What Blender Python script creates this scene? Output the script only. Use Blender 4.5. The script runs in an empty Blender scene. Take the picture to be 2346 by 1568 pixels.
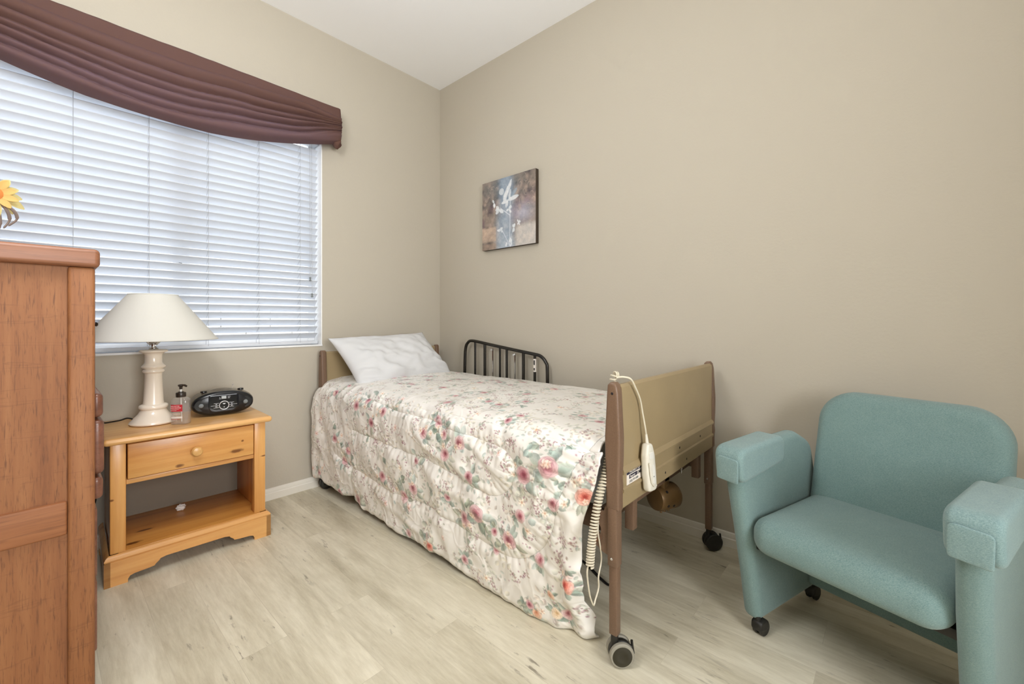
import bpy, bmesh, math, random
import numpy as np
from mathutils import Vector, Matrix, Euler
random.seed(7); rng = np.random.default_rng(11)
PI = math.pi
S = bpy.context.scene
COL = S.collection

# ------------------------------------------------------------------ materials
def lin(c):
    return tuple(((v/255.)/12.92 if v/255. <= .04045 else ((v/255.+.055)/1.055)**2.4) for v in c)

def newmat(name):
    m = bpy.data.materials.new(name); m.use_nodes = True
    nt = m.node_tree; b = nt.nodes['Principled BSDF']
    return m, nt, b

def N(nt, t, **kw):
    n = nt.nodes.new(t)
    for k, v in kw.items():
        if k in n.inputs: n.inputs[k].default_value = v
        else: setattr(n, k, v)
    return n

def coords(nt, scale=(1,1,1), rot=(0,0,0), kind='Object'):
    tc = N(nt, 'ShaderNodeTexCoord'); mp = N(nt, 'ShaderNodeMapping')
    mp.inputs['Scale'].default_value = scale; mp.inputs['Rotation'].default_value = rot
    nt.links.new(tc.outputs[kind], mp.inputs['Vector']); return mp.outputs['Vector']

def ramp(nt, fac, stops):
    r = N(nt, 'ShaderNodeValToRGB'); e = r.color_ramp.elements
    while len(e) < len(stops): e.new(.5)
    for q, (p, c) in zip(e, stops):
        q.position = p; q.color = (*c, 1) if len(c) == 3 else c
    nt.links.new(fac, r.inputs['Fac']); return r.outputs['Color']

def mixc(nt, fac, a, b, mode='MIX'):
    m = N(nt, 'ShaderNodeMix', data_type='RGBA', blend_type=mode)
    for sock, v in ((m.inputs['Factor'], fac), (m.inputs['A'], a), (m.inputs['B'], b)):
        pass
    ins = [i for i in m.inputs if i.type == 'RGBA']; f = [i for i in m.inputs if i.type == 'VALUE'][0]
    for sock, v in ((f, fac), (ins[0], a), (ins[1], b)):
        if hasattr(v, 'is_output'): nt.links.new(v, sock)
        elif isinstance(v, (int, float)): sock.default_value = v
        else: sock.default_value = (*v, 1) if len(v) == 3 else v
    return [o for o in m.outputs if o.type == 'RGBA'][0]

def bump(nt, b, h, strength, dist):
    bp = N(nt, 'ShaderNodeBump', Strength=strength, Distance=dist)
    nt.links.new(h, bp.inputs['Height']); nt.links.new(bp.outputs['Normal'], b.inputs['Normal'])

def plain(name, rgb, rough=.5, metal=0., spec=.5, noise=0., nscale=40., bmp=0., bscale=200.):
    m, nt, b = newmat(name)
    b.inputs['Base Color'].default_value = (*lin(rgb), 1)
    b.inputs['Roughness'].default_value = rough; b.inputs['Metallic'].default_value = metal
    b.inputs['Specular IOR Level'].default_value = spec
    v = coords(nt)
    if noise:
        n = N(nt, 'ShaderNodeTexNoise', Scale=nscale, Detail=4.); nt.links.new(v, n.inputs['Vector'])
        c = lin(rgb); lo = tuple(x*(1-noise) for x in c); hi = tuple(min(1, x*(1+noise)) for x in c)
        nt.links.new(ramp(nt, n.outputs['Fac'], [(.3, lo), (.7, hi)]), b.inputs['Base Color'])
    if bmp:
        n2 = N(nt, 'ShaderNodeTexNoise', Scale=bscale, Detail=2.); nt.links.new(v, n2.inputs['Vector'])
        bump(nt, b, n2.outputs['Fac'], bmp, .002)
    return m

def wood(name, base, dark, light, along='Z', scale=1., rough=.4, pore=.5, porec=None, pscale=150., rays=False, knots=(), knotc=(105, 60, 28)):
    """grain stretched along one axis; knots: (x, y, z, rx, ry, rz) in object space"""
    m, nt, b = newmat(name)
    st = {'X': (.06, 1, 1), 'Y': (1, .06, 1), 'Z': (1, 1, .06)}[along]
    v = coords(nt, tuple(s*scale for s in st))
    n1 = N(nt, 'ShaderNodeTexNoise', Scale=22., Detail=5., Roughness=.6, Distortion=.4); nt.links.new(v, n1.inputs['Vector'])
    n2 = N(nt, 'ShaderNodeTexNoise', Scale=pscale, Detail=3., Roughness=.6, Distortion=.5); nt.links.new(v, n2.inputs['Vector'])
    c1 = ramp(nt, n1.outputs['Fac'], [(.3, lin(light)), (.52, lin(base)), (.72, lin(dark))])
    p = ramp(nt, n2.outputs['Fac'], [(.54, (0, 0, 0)), (.70, (1, 1, 1))])
    mul = N(nt, 'ShaderNodeMath', operation='MULTIPLY'); nt.links.new(p, mul.inputs[0]); mul.inputs[1].default_value = pore
    col = mixc(nt, mul.outputs[0], c1, lin(porec or dark))
    if rays:
        vr = coords(nt, (.12, 1., 1.), (0, .22, 0)); nr = N(nt, 'ShaderNodeTexNoise', Scale=52., Detail=2., Roughness=.5, Distortion=.6); nt.links.new(vr, nr.inputs['Vector'])
        rr = ramp(nt, nr.outputs['Fac'], [(.61, (0, 0, 0)), (.64, (.32, .32, .32)), (.67, (0, 0, 0))]); col = mixc(nt, rr, col, lin(porec or dark))
    if knots:
        tc = N(nt, 'ShaderNodeTexCoord'); nz = N(nt, 'ShaderNodeTexNoise', Scale=60., Detail=2.)
        nt.links.new(tc.outputs['Object'], nz.inputs['Vector'])
        for (x, y, z, rx, ry, rz) in knots:
            sb = N(nt, 'ShaderNodeVectorMath', operation='SUBTRACT'); nt.links.new(tc.outputs['Object'], sb.inputs[0]); sb.inputs[1].default_value = (x, y, z)
            dv = N(nt, 'ShaderNodeVectorMath', operation='DIVIDE'); nt.links.new(sb.outputs[0], dv.inputs[0]); dv.inputs[1].default_value = (rx, ry, rz)
            ln = N(nt, 'ShaderNodeVectorMath', operation='LENGTH'); nt.links.new(dv.outputs[0], ln.inputs[0])
            ad = N(nt, 'ShaderNodeMath', operation='MULTIPLY_ADD'); nt.links.new(nz.outputs['Fac'], ad.inputs[0]); ad.inputs[1].default_value = .7
            nt.links.new(ln.outputs['Value'], ad.inputs[2])
            f = ramp(nt, ad.outputs[0], [(.75, (1, 1, 1)), (1., (.55, .55, .55)), ])
            # outside the knot the factor falls to zero
            f2 = N(nt, 'ShaderNodeMapRange'); nt.links.new(ad.outputs[0], f2.inputs['Value'])
            f2.inputs['From Min'].default_value = .9; f2.inputs['From Max'].default_value = 1.5
            f2.inputs['To Min'].default_value = .9; f2.inputs['To Max'].default_value = 0.
            col = mixc(nt, f2.outputs['Result'], col, lin(knotc))
    nt.links.new(col, b.inputs['Base Color']); b.inputs['Roughness'].default_value = rough
    bump(nt, b, n2.outputs['Fac'], .12, .002)
    return m

def fabric(name, c1, c2, scale=600., rough=.9, rot=.8, sheen=.2):
    m, nt, b = newmat(name)
    v = coords(nt)
    n = N(nt, 'ShaderNodeTexNoise', Scale=950., Detail=2.); nt.links.new(v, n.inputs['Vector'])
    mp = N(nt, 'ShaderNodeMapping'); mp.inputs['Scale'].default_value = (1., .22, .22)
    v2 = coords(nt, rot=(rot, .6, rot)); nt.links.new(v2, mp.inputs['Vector'])
    w = N(nt, 'ShaderNodeTexNoise', Scale=scale, Detail=2.); nt.links.new(mp.outputs[0], w.inputs['Vector'])
    n3 = N(nt, 'ShaderNodeTexNoise', Scale=26., Detail=3.); nt.links.new(v, n3.inputs['Vector'])
    a = mixc(nt, .5, n.outputs['Color'], w.outputs['Color']); a = mixc(nt, .08, a, n3.outputs['Color'])
    bw = N(nt, 'ShaderNodeRGBToBW'); nt.links.new(a, bw.inputs[0])
    col = ramp(nt, bw.outputs[0], [(.36, lin(c1)), (.64, lin(c2))])
    nt.links.new(col, b.inputs['Base Color']); b.inputs['Roughness'].default_value = rough
    b.inputs['Specular IOR Level'].default_value = .15
    b.inputs['Sheen Weight'].default_value = sheen; b.inputs['Sheen Roughness'].default_value = .6
    bump(nt, b, bw.outputs[0], .3, .001)
    return m

def vcol(name, rough=.4, spec=.4, sheen=0., bmp=0.):
    m, nt, b = newmat(name)
    a = N(nt, 'ShaderNodeVertexColor', layer_name='print')
    nt.links.new(a.outputs['Color'], b.inputs['Base Color'])
    b.inputs['Roughness'].default_value = rough; b.inputs['Specular IOR Level'].default_value = spec
    b.inputs['Sheen Weight'].default_value = sheen
    if bmp:
        v = coords(nt); n = N(nt, 'ShaderNodeTexNoise', Scale=70., Detail=3.); nt.links.new(v, n.inputs['Vector'])
        bump(nt, b, n.outputs['Fac'], bmp, .004)
    return m

def translucent(name, rgb, amount=.35, rough=.8, tint=None):
    m, nt, b = newmat(name)
    b.inputs['Base Color'].default_value = (*lin(rgb), 1); b.inputs['Roughness'].default_value = rough
    b.inputs['Specular IOR Level'].default_value = .2
    t = N(nt, 'ShaderNodeBsdfTranslucent', Color=(*lin(tint or rgb), 1)); mx = N(nt, 'ShaderNodeMixShader', Fac=amount)
    nt.links.new(b.outputs[0], mx.inputs[1]); nt.links.new(t.outputs[0], mx.inputs[2])
    nt.links.new(mx.outputs[0], nt.nodes['Material Output'].inputs['Surface'])
    return m

def glassy(name, tint=(1, 1, 1), gloss=.06, rough=.02, body=0., bodyc=(230, 225, 220)):
    m, nt, b = newmat(name); nt.nodes.remove(b)
    t = N(nt, 'ShaderNodeBsdfTransparent', Color=(*tint, 1)); g = N(nt, 'ShaderNodeBsdfGlossy', Roughness=rough)
    lw = N(nt, 'ShaderNodeLayerWeight', Blend=.25); ml = N(nt, 'ShaderNodeMath', operation='MULTIPLY_ADD')
    nt.links.new(lw.outputs['Facing'], ml.inputs[0]); ml.inputs[1].default_value = .20; ml.inputs[2].default_value = gloss
    mx = N(nt, 'ShaderNodeMixShader'); nt.links.new(ml.outputs[0], mx.inputs[0])
    src = t.outputs[0]
    if body:
        d = N(nt, 'ShaderNodeBsdfDiffuse', Color=(*lin(bodyc), 1)); m2 = N(nt, 'ShaderNodeMixShader', Fac=body)
        nt.links.new(t.outputs[0], m2.inputs[1]); nt.links.new(d.outputs[0], m2.inputs[2]); src = m2.outputs[0]
    nt.links.new(src, mx.inputs[1]); nt.links.new(g.outputs[0], mx.inputs[2])
    nt.links.new(mx.outputs[0], nt.nodes['Material Output'].inputs['Surface'])
    return m

def floor_mat():
    m, nt, b = newmat('weathered_plank_vinyl')
    tc = N(nt, 'ShaderNodeTexCoord'); sx = N(nt, 'ShaderNodeSeparateXYZ'); nt.links.new(tc.outputs['Object'], sx.inputs[0])
    ax = N(nt, 'ShaderNodeMath', operation='ADD'); nt.links.new(sx.outputs['X'], ax.inputs[0]); ax.inputs[1].default_value = 1.244 + .137*30
    ay = N(nt, 'ShaderNodeMath', operation='ADD'); nt.links.new(sx.outputs['Y'], ay.inputs[0]); ay.inputs[1].default_value = 12.2
    cb = N(nt, 'ShaderNodeCombineXYZ'); nt.links.new(ay.outputs[0], cb.inputs[0]); nt.links.new(ax.outputs[0], cb.inputs[1])
    br = N(nt, 'ShaderNodeTexBrick', Scale=1.); br.offset = .37; br.offset_frequency = 2
    br.inputs['Color1'].default_value = (0, 0, 0, 1); br.inputs['Color2'].default_value = (1, 1, 1, 1); br.inputs['Mortar'].default_value = (.5, .5, .5, 1)
    br.inputs['Mortar Size'].default_value = .0007; br.inputs['Mortar Smooth'].default_value = .2; br.inputs['Bias'].default_value = 0
    br.inputs['Brick Width'].default_value = .92; br.inputs['Row Height'].default_value = .137
    nt.links.new(cb.outputs[0], br.inputs['Vector'])
    # per plank offset for the grain
    off = N(nt, 'ShaderNodeVectorMath', operation='MULTIPLY_ADD'); nt.links.new(br.outputs['Color'], off.inputs[0]); off.inputs[1].default_value = (3, 7, 0)
    nt.links.new(tc.outputs['Object'], off.inputs[2])
    mp = N(nt, 'ShaderNodeMapping'); mp.inputs['Scale'].default_value = (1, .12, 1); nt.links.new(off.outputs[0], mp.inputs['Vector'])
    n1 = N(nt, 'ShaderNodeTexNoise', Scale=8., Detail=7., Roughness=.60, Distortion=.5); nt.links.new(mp.outputs[0], n1.inputs['Vector'])
    n2 = N(nt, 'ShaderNodeTexNoise', Scale=75., Detail=5., Roughness=.7); nt.links.new(mp.outputs[0], n2.inputs['Vector'])
    mp3 = N(nt, 'ShaderNodeMapping'); mp3.inputs['Scale'].default_value = (1, .2, 1); nt.links.new(off.outputs[0], mp3.inputs['Vector'])
    n3 = N(nt, 'ShaderNodeTexNoise', Scale=42., Detail=4., Roughness=.65, Distortion=.3); nt.links.new(mp3.outputs[0], n3.inputs['Vector'])
    n4 = N(nt, 'ShaderNodeTexNoise', Scale=3.2, Detail=3.); nt.links.new(tc.outputs['Object'], n4.inputs['Vector'])
    c = ramp(nt, n1.outputs['Fac'], [(.25, lin((160, 151, 128))), (.42, lin((196, 189, 168))), (.58, lin((218, 212, 193))), (.78, lin((232, 228, 212)))])
    f = ramp(nt, n2.outputs['Fac'], [(.35, lin((172, 163, 140))), (.65, lin((228, 223, 206)))])
    c = mixc(nt, .28, c, f)
    tone = ramp(nt, br.outputs['Color'], [(0., (.95, .945, .93)), (1., (1.03, 1.025, 1.01))])
    c = mixc(nt, 1., c, tone, 'MULTIPLY')
    fl = ramp(nt, n3.outputs['Fac'], [(.60, (0, 0, 0)), (.68, (1, 1, 1))])
    pm = ramp(nt, n4.outputs['Fac'], [(.45, (0, 0, 0)), (.62, (.75, .75, .75))])
    fm = N(nt, 'ShaderNodeMath', operation='MULTIPLY'); nt.links.new(fl, fm.inputs[0]); nt.links.new(pm, fm.inputs[1])
    c = mixc(nt, fm.outputs[0], c, lin((112, 104, 90)))
    mm = N(nt, 'ShaderNodeMath', operation='MULTIPLY'); nt.links.new(br.outputs['Fac'], mm.inputs[0]); mm.inputs[1].default_value = .28
    c = mixc(nt, mm.outputs[0], c, lin((150, 138, 118)))
    nt.links.new(c, b.inputs['Base Color']); b.inputs['Roughness'].default_value = .42; b.inputs['Specular IOR Level'].default_value = .35
    bump(nt, b, n2.outputs['Fac'], .10, .002)
    return m

def wall_mat():
    m, nt, b = newmat('beige_wall_paint')
    v = coords(nt)
    n = N(nt, 'ShaderNodeTexNoise', Scale=85., Detail=3., Roughness=.55); nt.links.new(v, n.inputs['Vector'])
    b.inputs['Base Color'].default_value = (*lin(WALLC), 1)
    b.inputs['Roughness'].default_value = .75; b.inputs['Specular IOR Level'].default_value = .25
    bump(nt, b, n.outputs['Fac'], .16, .003)
    return m

WALLC = (185, 178, 164)
M = {}
M['wall'] = wall_mat()
M['ceiling'] = plain('white_ceiling_paint', (244, 245, 247), .85, bmp=.12, bscale=90.)
M['floor'] = floor_mat()
M['trim'] = plain('white_trim_paint', (226, 222, 212), .4)
M['vinyl'] = plain('white_window_vinyl', (236, 237, 238), .4)
M['glass'] = glassy('window_glass', (.96, .98, 1.), .03)
M['slat'] = translucent('white_blind_slat', (224, 227, 232), .24, .45)
M['cord'] = plain('grey_cord', (176, 178, 182), .8)
M['tassel'] = plain('grey_tassel', (118, 124, 126), .6)
M['oak'] = wood('oak', (136, 86, 49), (121, 73, 40), (148, 98, 59), 'Z', 1.7, .62, .85, porec=(98, 58, 32), pscale=230., rays=True)
M['oakh'] = wood('oak_rail', (140, 88, 52), (100, 60, 34), (158, 104, 66), 'X', 1., .62, .5, porec=(92, 54, 32))
M['oaktop'] = wood('oak_top', (132, 86, 60), (116, 74, 50), (144, 96, 68), 'X', 1., .45, .5, porec=(98, 60, 40))
M['oakd'] = wood('oak_drawer', (116, 74, 56), (84, 52, 38), (134, 88, 68), 'Y', 1., .3, .4)
M['darkknob'] = plain('dark_metal', (60, 52, 46), .4, .8)
M['brass'] = plain('drawer_runner', (235, 230, 220), .3, .4)
M['ceramic'] = plain('glazed_cream_ceramic', (232, 220, 204), .16, spec=.6)
M['chrome'] = plain('chrome', (225, 225, 228), .08, 1.)
M['shade'] = translucent('cream_lamp_shade', (234, 233, 227), .34, .8)
M['bulb'] = translucent('frosted_bulb', (240, 240, 236), .4, .3)
M['blackcord'] = plain('black_cable', (28, 26, 24), .5)
M['blackplastic'] = plain('black_plastic', (20, 21, 24), .22, spec=.5)
M['blackgloss'] = plain('glossy_black_panel', (12, 16, 24), .1, spec=.6)
M['greyplastic'] = plain('grey_plastic_top', (92, 84, 72), .25, spec=.5)
M['silver'] = plain('silver_print', (206, 208, 212), .35, .2)
M['lcd'] = plain('grey_display', (170, 176, 178), .3)
M['clear'] = glassy('clear_plastic', (.985, .985, .985), .05, .05, .07, (240, 240, 240))
M['gel'] = glassy('clear_gel', (.985, .975, .975), .01, .05, .06, (240, 232, 230))
M['redlabel'] = plain('red_label', (186, 44, 56), .45)
M['pinktext'] = plain('white_label_print', (246, 214, 210), .5)
M['whitelabel'] = plain('white_label', (226, 218, 210), .5)
M['pump'] = plain('dark_pump_plastic', (44, 34, 26), .35)
M['pumpwhite'] = plain('white_pump_stem', (226, 224, 218), .4)
M['paper'] = plain('white_paper', (226, 222, 218), .8)
M['bedbrown'] = plain('brown_powder_coat', (112, 88, 70), .42, spec=.45, noise=.10, nscale=260., bmp=.2, bscale=320.)
M['bedpanel'] = plain('tan_moulded_panel', (150, 132, 100), .38, spec=.45, noise=.04, nscale=8.)
M['bolt'] = plain('bronze_bolt', (104, 70, 48), .35, .5)
M['hole'] = plain('dark_hole', (22, 14, 16), .6)
M['gear'] = plain('bronze_cast_housing', (112, 86, 52), .4, .35, noise=.15, nscale=30.)
M['blackrail'] = plain('black_tube_enamel', (26, 22, 16), .25, spec=.5)
M['rubber'] = plain('black_rubber', (30, 28, 24), .5)
M['greytyre'] = plain('grey_tyre', (142, 138, 126), .5)
M['hub'] = plain('dark_wheel_cap', (40, 36, 22), .35)
M['whiteplastic'] = plain('white_pendant_plastic', (222, 218, 206), .35)
M['whitecord'] = plain('white_coil_cord', (206, 198, 178), .5)
M['navy'] = plain('navy_print', (24, 24, 52), .5)
M['black_ink'] = plain('black_print', (30, 30, 34), .5)
M['mattress'] = fabric('mattress_ticking', (170, 176, 186), (200, 204, 210))
M['pillow'] = plain('white_pillow_cotton', (208, 209, 211), .85, spec=.15, bmp=.1, bscale=60.)
M['teal'] = fabric('teal_twill_upholstery', (87, 117, 119), (134, 157, 154), 1250.)
M['teal2'] = fabric('teal_twill_cover', (93, 123, 126), (143, 166, 165), 1250., rot=.3)
M['valance'] = translucent('brown_valance_cloth', (104, 75, 62), .24, .75, (150, 144, 182))  # bluish through-tint imitates window glare along the lower hem
M['petal'] = translucent('yellow_petal', (214, 202, 142), .35, .6)
M['petal2'] = translucent('orange_petal', (228, 186, 116), .35, .6)
M['flowereye'] = plain('flower_centre', (196, 122, 60), .9)
M['stem'] = plain('dried_stem', (118, 104, 96), .8)
M['vase'] = plain('terracotta_vase', (150, 96, 66), .6)
M['quilt'] = vcol('printed_rose_comforter', .36, .42, .10, .06)
M['art'] = vcol('printed_canvas', .6, .2)
M['artedge'] = plain('dark_canvas_edge', (58, 46, 34), .6)
M['stucco'] = plain('pale_house_stucco', (226, 226, 226), .9)
M['extglass'] = plain('grey_house_pane', (128, 148, 168), .2)
M['block'] = plain('pale_block_wall', (222, 218, 212), .9)
M['ground'] = plain('concrete_ground', (190, 186, 180), .9)
M['hardboard'] = plain('grey_hardboard', (122, 112, 98), .8)
PINEK = dict(rough=.3, pore=.12)
M['pine'] = wood('pine', (206, 150, 88), (182, 122, 64), (220, 170, 106), 'X', .8, **PINEK)
M['pinetop_sheen'] = wood('pine_top_sheen', (220, 170, 108), (202, 146, 84), (230, 186, 126), 'X', .8, **PINEK)  # paler than the other pine: window sheen put into the colour
M['pinedrawer'] = wood('pine_drawer', (204, 146, 80), (182, 120, 60), (218, 166, 100), 'X', .8,
    knots=[(-.055, -.398, .402, .016, .02, .008), (.147, -.398, .418, .030, .02, .009), (.170, -.398, .458, .006, .02, .005)], **PINEK)
M['pinez'] = wood('pine_post', (204, 146, 80), (180, 118, 58), (218, 166, 100), 'Z', .8,
    knots=[(-.259, -.393, .318, .007, .02, .005), (.257, -.393, .37, .016, .02, .004)], **PINEK)
M['pineshelf'] = wood('pine_shelf', (196, 136, 66), (170, 108, 48), (210, 152, 80), 'X', .8,
    knots=[(-.195, -.345, .115, .03, .012, .02), (-.15, -.24, .115, .03, .010, .02)], knotc=(90, 46, 16), **PINEK)
M['pineknob'] = wood('pine_knob', (204, 156, 92), (186, 132, 70), (216, 170, 108), 'Y', 1., **PINEK)

# ------------------------------------------------------------------ mesh builder
class MB:
    def __init__(s): s.v = []; s.f = []
    def add(s, vs, fs, mat=None):
        b = len(s.v)
        s.v += [tuple(mat @ Vector(p)) if mat else tuple(p) for p in vs]
        s.f += [tuple(b+i for i in f) for f in fs]; return s
    def bm(s, bm, mat=None):
        bm.verts.ensure_lookup_table()
        for i, v in enumerate(bm.verts): v.index = i
        s.add([v.co for v in bm.verts], [[v.index for v in f.verts] for f in bm.faces], mat); bm.free(); return s
    def box(s, c, d, bev=.002, seg=2, rot=(0, 0, 0)):
        bm = bmesh.new(); bmesh.ops.create_cube(bm, size=1)
        for v in bm.verts: v.co = Vector((v.co.x*d[0], v.co.y*d[1], v.co.z*d[2]))
        if bev: bmesh.ops.bevel(bm, geom=bm.edges[:], offset=min(bev, min(d)*.49), segments=seg, profile=.5, affect='EDGES')
        return s.bm(bm, Matrix.Translation(c) @ Euler(rot).to_matrix().to_4x4())
    def bx(s, a, b, bev=.002, seg=2):
        return s.box([(p+q)/2 for p, q in zip(a, b)], [abs(q-p) for p, q in zip(a, b)], bev, seg)
    def loft(s, loops, cap0=True, cap1=True, closed=True, mat=None):
        n = len(loops[0]); vs = [p for l in loops for p in l]; fs = []
        for i in range(len(loops)-1):
            for j in range(n if closed else n-1):
                k = (j+1) % n
                fs.append((i*n+j, i*n+k, (i+1)*n+k, (i+1)*n+j))
        if cap0: fs.append(tuple(reversed(range(n))))
        if cap1: fs.append(tuple((len(loops)-1)*n+j for j in range(n)))
        return s.add(vs, fs, mat)
    def lathe(s, prof, n=32, c=(0, 0, 0), mat=None, cap0=True, cap1=True):
        loops = [[(r*math.cos(2*PI*k/n)+c[0], r*math.sin(2*PI*k/n)+c[1], z+c[2]) for k in range(n)] for r, z in prof]
        return s.loft(loops, cap0, cap1, True, mat)
    def cyl(s, p0, p1, r, n=16, r2=None):
        p0, p1 = Vector(p0), Vector(p1); d = p1-p0; q = d.to_track_quat('Z', 'Y').to_matrix().to_4x4()
        L = d.length; b = min(r*.15, L*.2); r2 = r if r2 is None else r2
        return s.lathe([(r-b, 0), (r, b), (r2, L-b), (r2-b, L)], n, mat=Matrix.Translation(p0) @ q)
    def tube(s, pts, r, n=8, closed=False):
        pts = [Vector(p) for p in pts]; m = len(pts); loops = []; nx = None
        for i, p in enumerate(pts):
            a = pts[i-1] if i else (pts[-1] if closed else p); b = pts[(i+1) % m] if (i < m-1 or closed) else p
            t = (b-a).normalized()
            if nx is None: nx = t.orthogonal().normalized()
            nx = (nx - t*nx.dot(t)).normalized(); by = t.cross(nx)
            rr = r[i] if isinstance(r, (list, tuple)) else r
            loops.append([p + (nx*math.cos(2*PI*k/n) + by*math.sin(2*PI*k/n))*rr for k in range(n)])
        if closed: loops.append(loops[0])
        return s.loft(loops, not closed, not closed)
    def ball(s, c, r, n=16, m=10):
        r = r if isinstance(r, (tuple, list)) else (r, r, r)
        loops = []
        for i in range(1, m):
            a = -PI/2 + PI*i/m
            loops.append([(c[0]+r[0]*math.cos(a)*math.cos(2*PI*k/n), c[1]+r[1]*math.cos(a)*math.sin(2*PI*k/n), c[2]+r[2]*math.sin(a)) for k in range(n)])
        return s.loft(loops)
    def slab(s, out, t, r, axes, mat=None, n=4, dome=0., dome2=0., sc=(.82, .6, .35)):
        """rounded slab: 2D outline (CCW) swept along a third axis with rounded edges. axes: (a, b, c) -> position"""
        P = np.array(out, float); L = len(P)
        e = np.roll(P, -1, 0)-P; e /= np.maximum(np.linalg.norm(e, axis=1), 1e-9)[:, None]
        nr = np.stack([-e[:, 1], e[:, 0]], 1); vn = nr+np.roll(nr, 1, 0)
        vn /= np.maximum((vn*nr).sum(1), .3)[:, None]
        cen = P.mean(0); loops = []
        def L3(Q, c): return [axes(q[0], q[1], c) for q in Q]
        inner = P+vn*r
        for q in reversed(sc):
            loops.append(L3(cen+(inner-cen)*q, -t/2-dome2*(1-q*q)))
        for k in range(n+1):
            a = PI/2*k/n; loops.append(L3(P+vn*r*(1-math.sin(a)), -(t/2-r)-r*math.cos(a)))
        for k in range(n+1):
            a = PI/2*k/n; loops.append(L3(P+vn*r*(1-math.cos(a)), (t/2-r)+r*math.sin(a)))
        for q in sc:
            loops.append(L3(cen+(inner-cen)*q, t/2+dome*(1-q*q)))
        return s.loft(loops, True, True, True, mat)
    def build(s, name, mat, parent=None, smooth=True, angle=38., local=False):
        me = bpy.data.meshes.new(name); me.from_pydata(s.v, [], s.f)
        bm = bmesh.new(); bm.from_mesh(me); bmesh.ops.recalc_face_normals(bm, faces=bm.faces[:]); bm.to_mesh(me); bm.free()
        return link(name, me, mat, parent, smooth, angle, local)

def link(name, me, mat, parent=None, smooth=True, angle=38., local=False):
    o = bpy.data.objects.new(name, me); COL.objects.link(o)
    me.materials.append(M[mat] if isinstance(mat, str) else mat)
    if smooth:
        me.shade_smooth()
        if angle < 180: me.set_sharp_from_angle(angle=math.radians(angle))
    if parent:
        o.parent = parent
        if not local and parent.type == 'EMPTY':
            o.matrix_parent_inverse = Matrix.LocRotScale(parent.location, parent.rotation_euler, None).inverted()
    return o

def tag(o, label=None, cat=None, group=None, kind=None):
    for k, v in (('label', label), ('category', cat), ('group', group), ('kind', kind)):
        if v: o[k] = v
    return o

def thing(name, label, cat, loc, rz=0., group=None):
    o = bpy.data.objects.new(name, None); COL.objects.link(o); o.location = loc; o.rotation_euler = (0, 0, rz)
    o.empty_display_size = .05
    return tag(o, label, cat, group)

def rrect(w, h, r, n=6, cx=0., cy=0.):
    """rounded rectangle, CCW; r one radius or four (bl, br, tr, tl)"""
    rs = (r,)*4 if not isinstance(r, (tuple, list)) else r
    out = []
    for (sx, sy, a0, rr) in ((-1, -1, PI, rs[0]), (1, -1, 1.5*PI, rs[1]), (1, 1, 0, rs[2]), (-1, 1, .5*PI, rs[3])):
        for k in range(n+1):
            a = a0+PI/2*k/n; out.append((cx+sx*(w/2-rr)+rr*math.cos(a), cy+sy*(h/2-rr)+rr*math.sin(a)))
    return out

def rpoly(pts, n=5):
    """polygon with per corner radius: (x, y, r), CCW"""
    out = []; L = len(pts)
    for i in range(L):
        p = Vector(pts[i][:2]); a = Vector(pts[i-1][:2]); b = Vector(pts[(i+1) % L][:2]); r = pts[i][2]
        if r <= 0: out.append(tuple(p)); continue
        u = (a-p).normalized(); w = (b-p).normalized(); half = math.acos(max(-1, min(1, u.dot(w))))/2
        d = min(r/math.tan(half), (a-p).length*.48, (b-p).length*.48)
        p0, p1 = p+u*d, p+w*d
        for k in range(n+1):
            t = k/n; q = p0*(1-t)**2+p*2*t*(1-t)+p1*t*t; out.append(tuple(q))
    return out

def catmull(pts, n=8):
    P = [Vector(p) for p in pts]; P = [2*P[0]-P[1]]+P+[2*P[-1]-P[-2]]; out = []
    for i in range(1, len(P)-2):
        for k in range(n):
            t = k/n; a, b, c, d = P[i-1:i+3]
            out.append(.5*((2*b)+(c-a)*t+(2*a-5*b+4*c-d)*t*t+(3*b-a-3*c+d)*t**3))
    out.append(P[-2]); return out

def text_mesh(name, txt, size, mat, M4, parent, ext=.0002, bold=0., sx=1., align='LEFT'):
    cu = bpy.data.curves.new(name, 'FONT'); cu.body = txt; cu.size = size; cu.extrude = ext; cu.offset = bold; cu.align_x = align
    tmp = bpy.data.objects.new(name+'_tmp', cu); COL.objects.link(tmp)
    dg = bpy.context.evaluated_depsgraph_get(); dg.update()
    me = bpy.data.meshes.new_from_object(tmp.evaluated_get(dg)); bpy.data.objects.remove(tmp); bpy.data.curves.remove(cu)
    me.name = name
    me.transform(M4 @ Matrix.Diagonal((sx, 1, 1, 1)))
    return me

def vnoise(x, y, seed=0):
    """smooth value noise on arrays"""
    r = np.random.default_rng(seed); T = r.random((64, 64))
    xi = np.floor(x).astype(int); yi = np.floor(y).astype(int); fx = x-xi; fy = y-yi
    fx = fx*fx*(3-2*fx); fy = fy*fy*(3-2*fy)
    g = lambda i, j: T[i % 64, j % 64]
    return (g(xi, yi)*(1-fx)+g(xi+1, yi)*fx)*(1-fy)+(g(xi, yi+1)*(1-fx)+g(xi+1, yi+1)*fx)*fy

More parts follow.
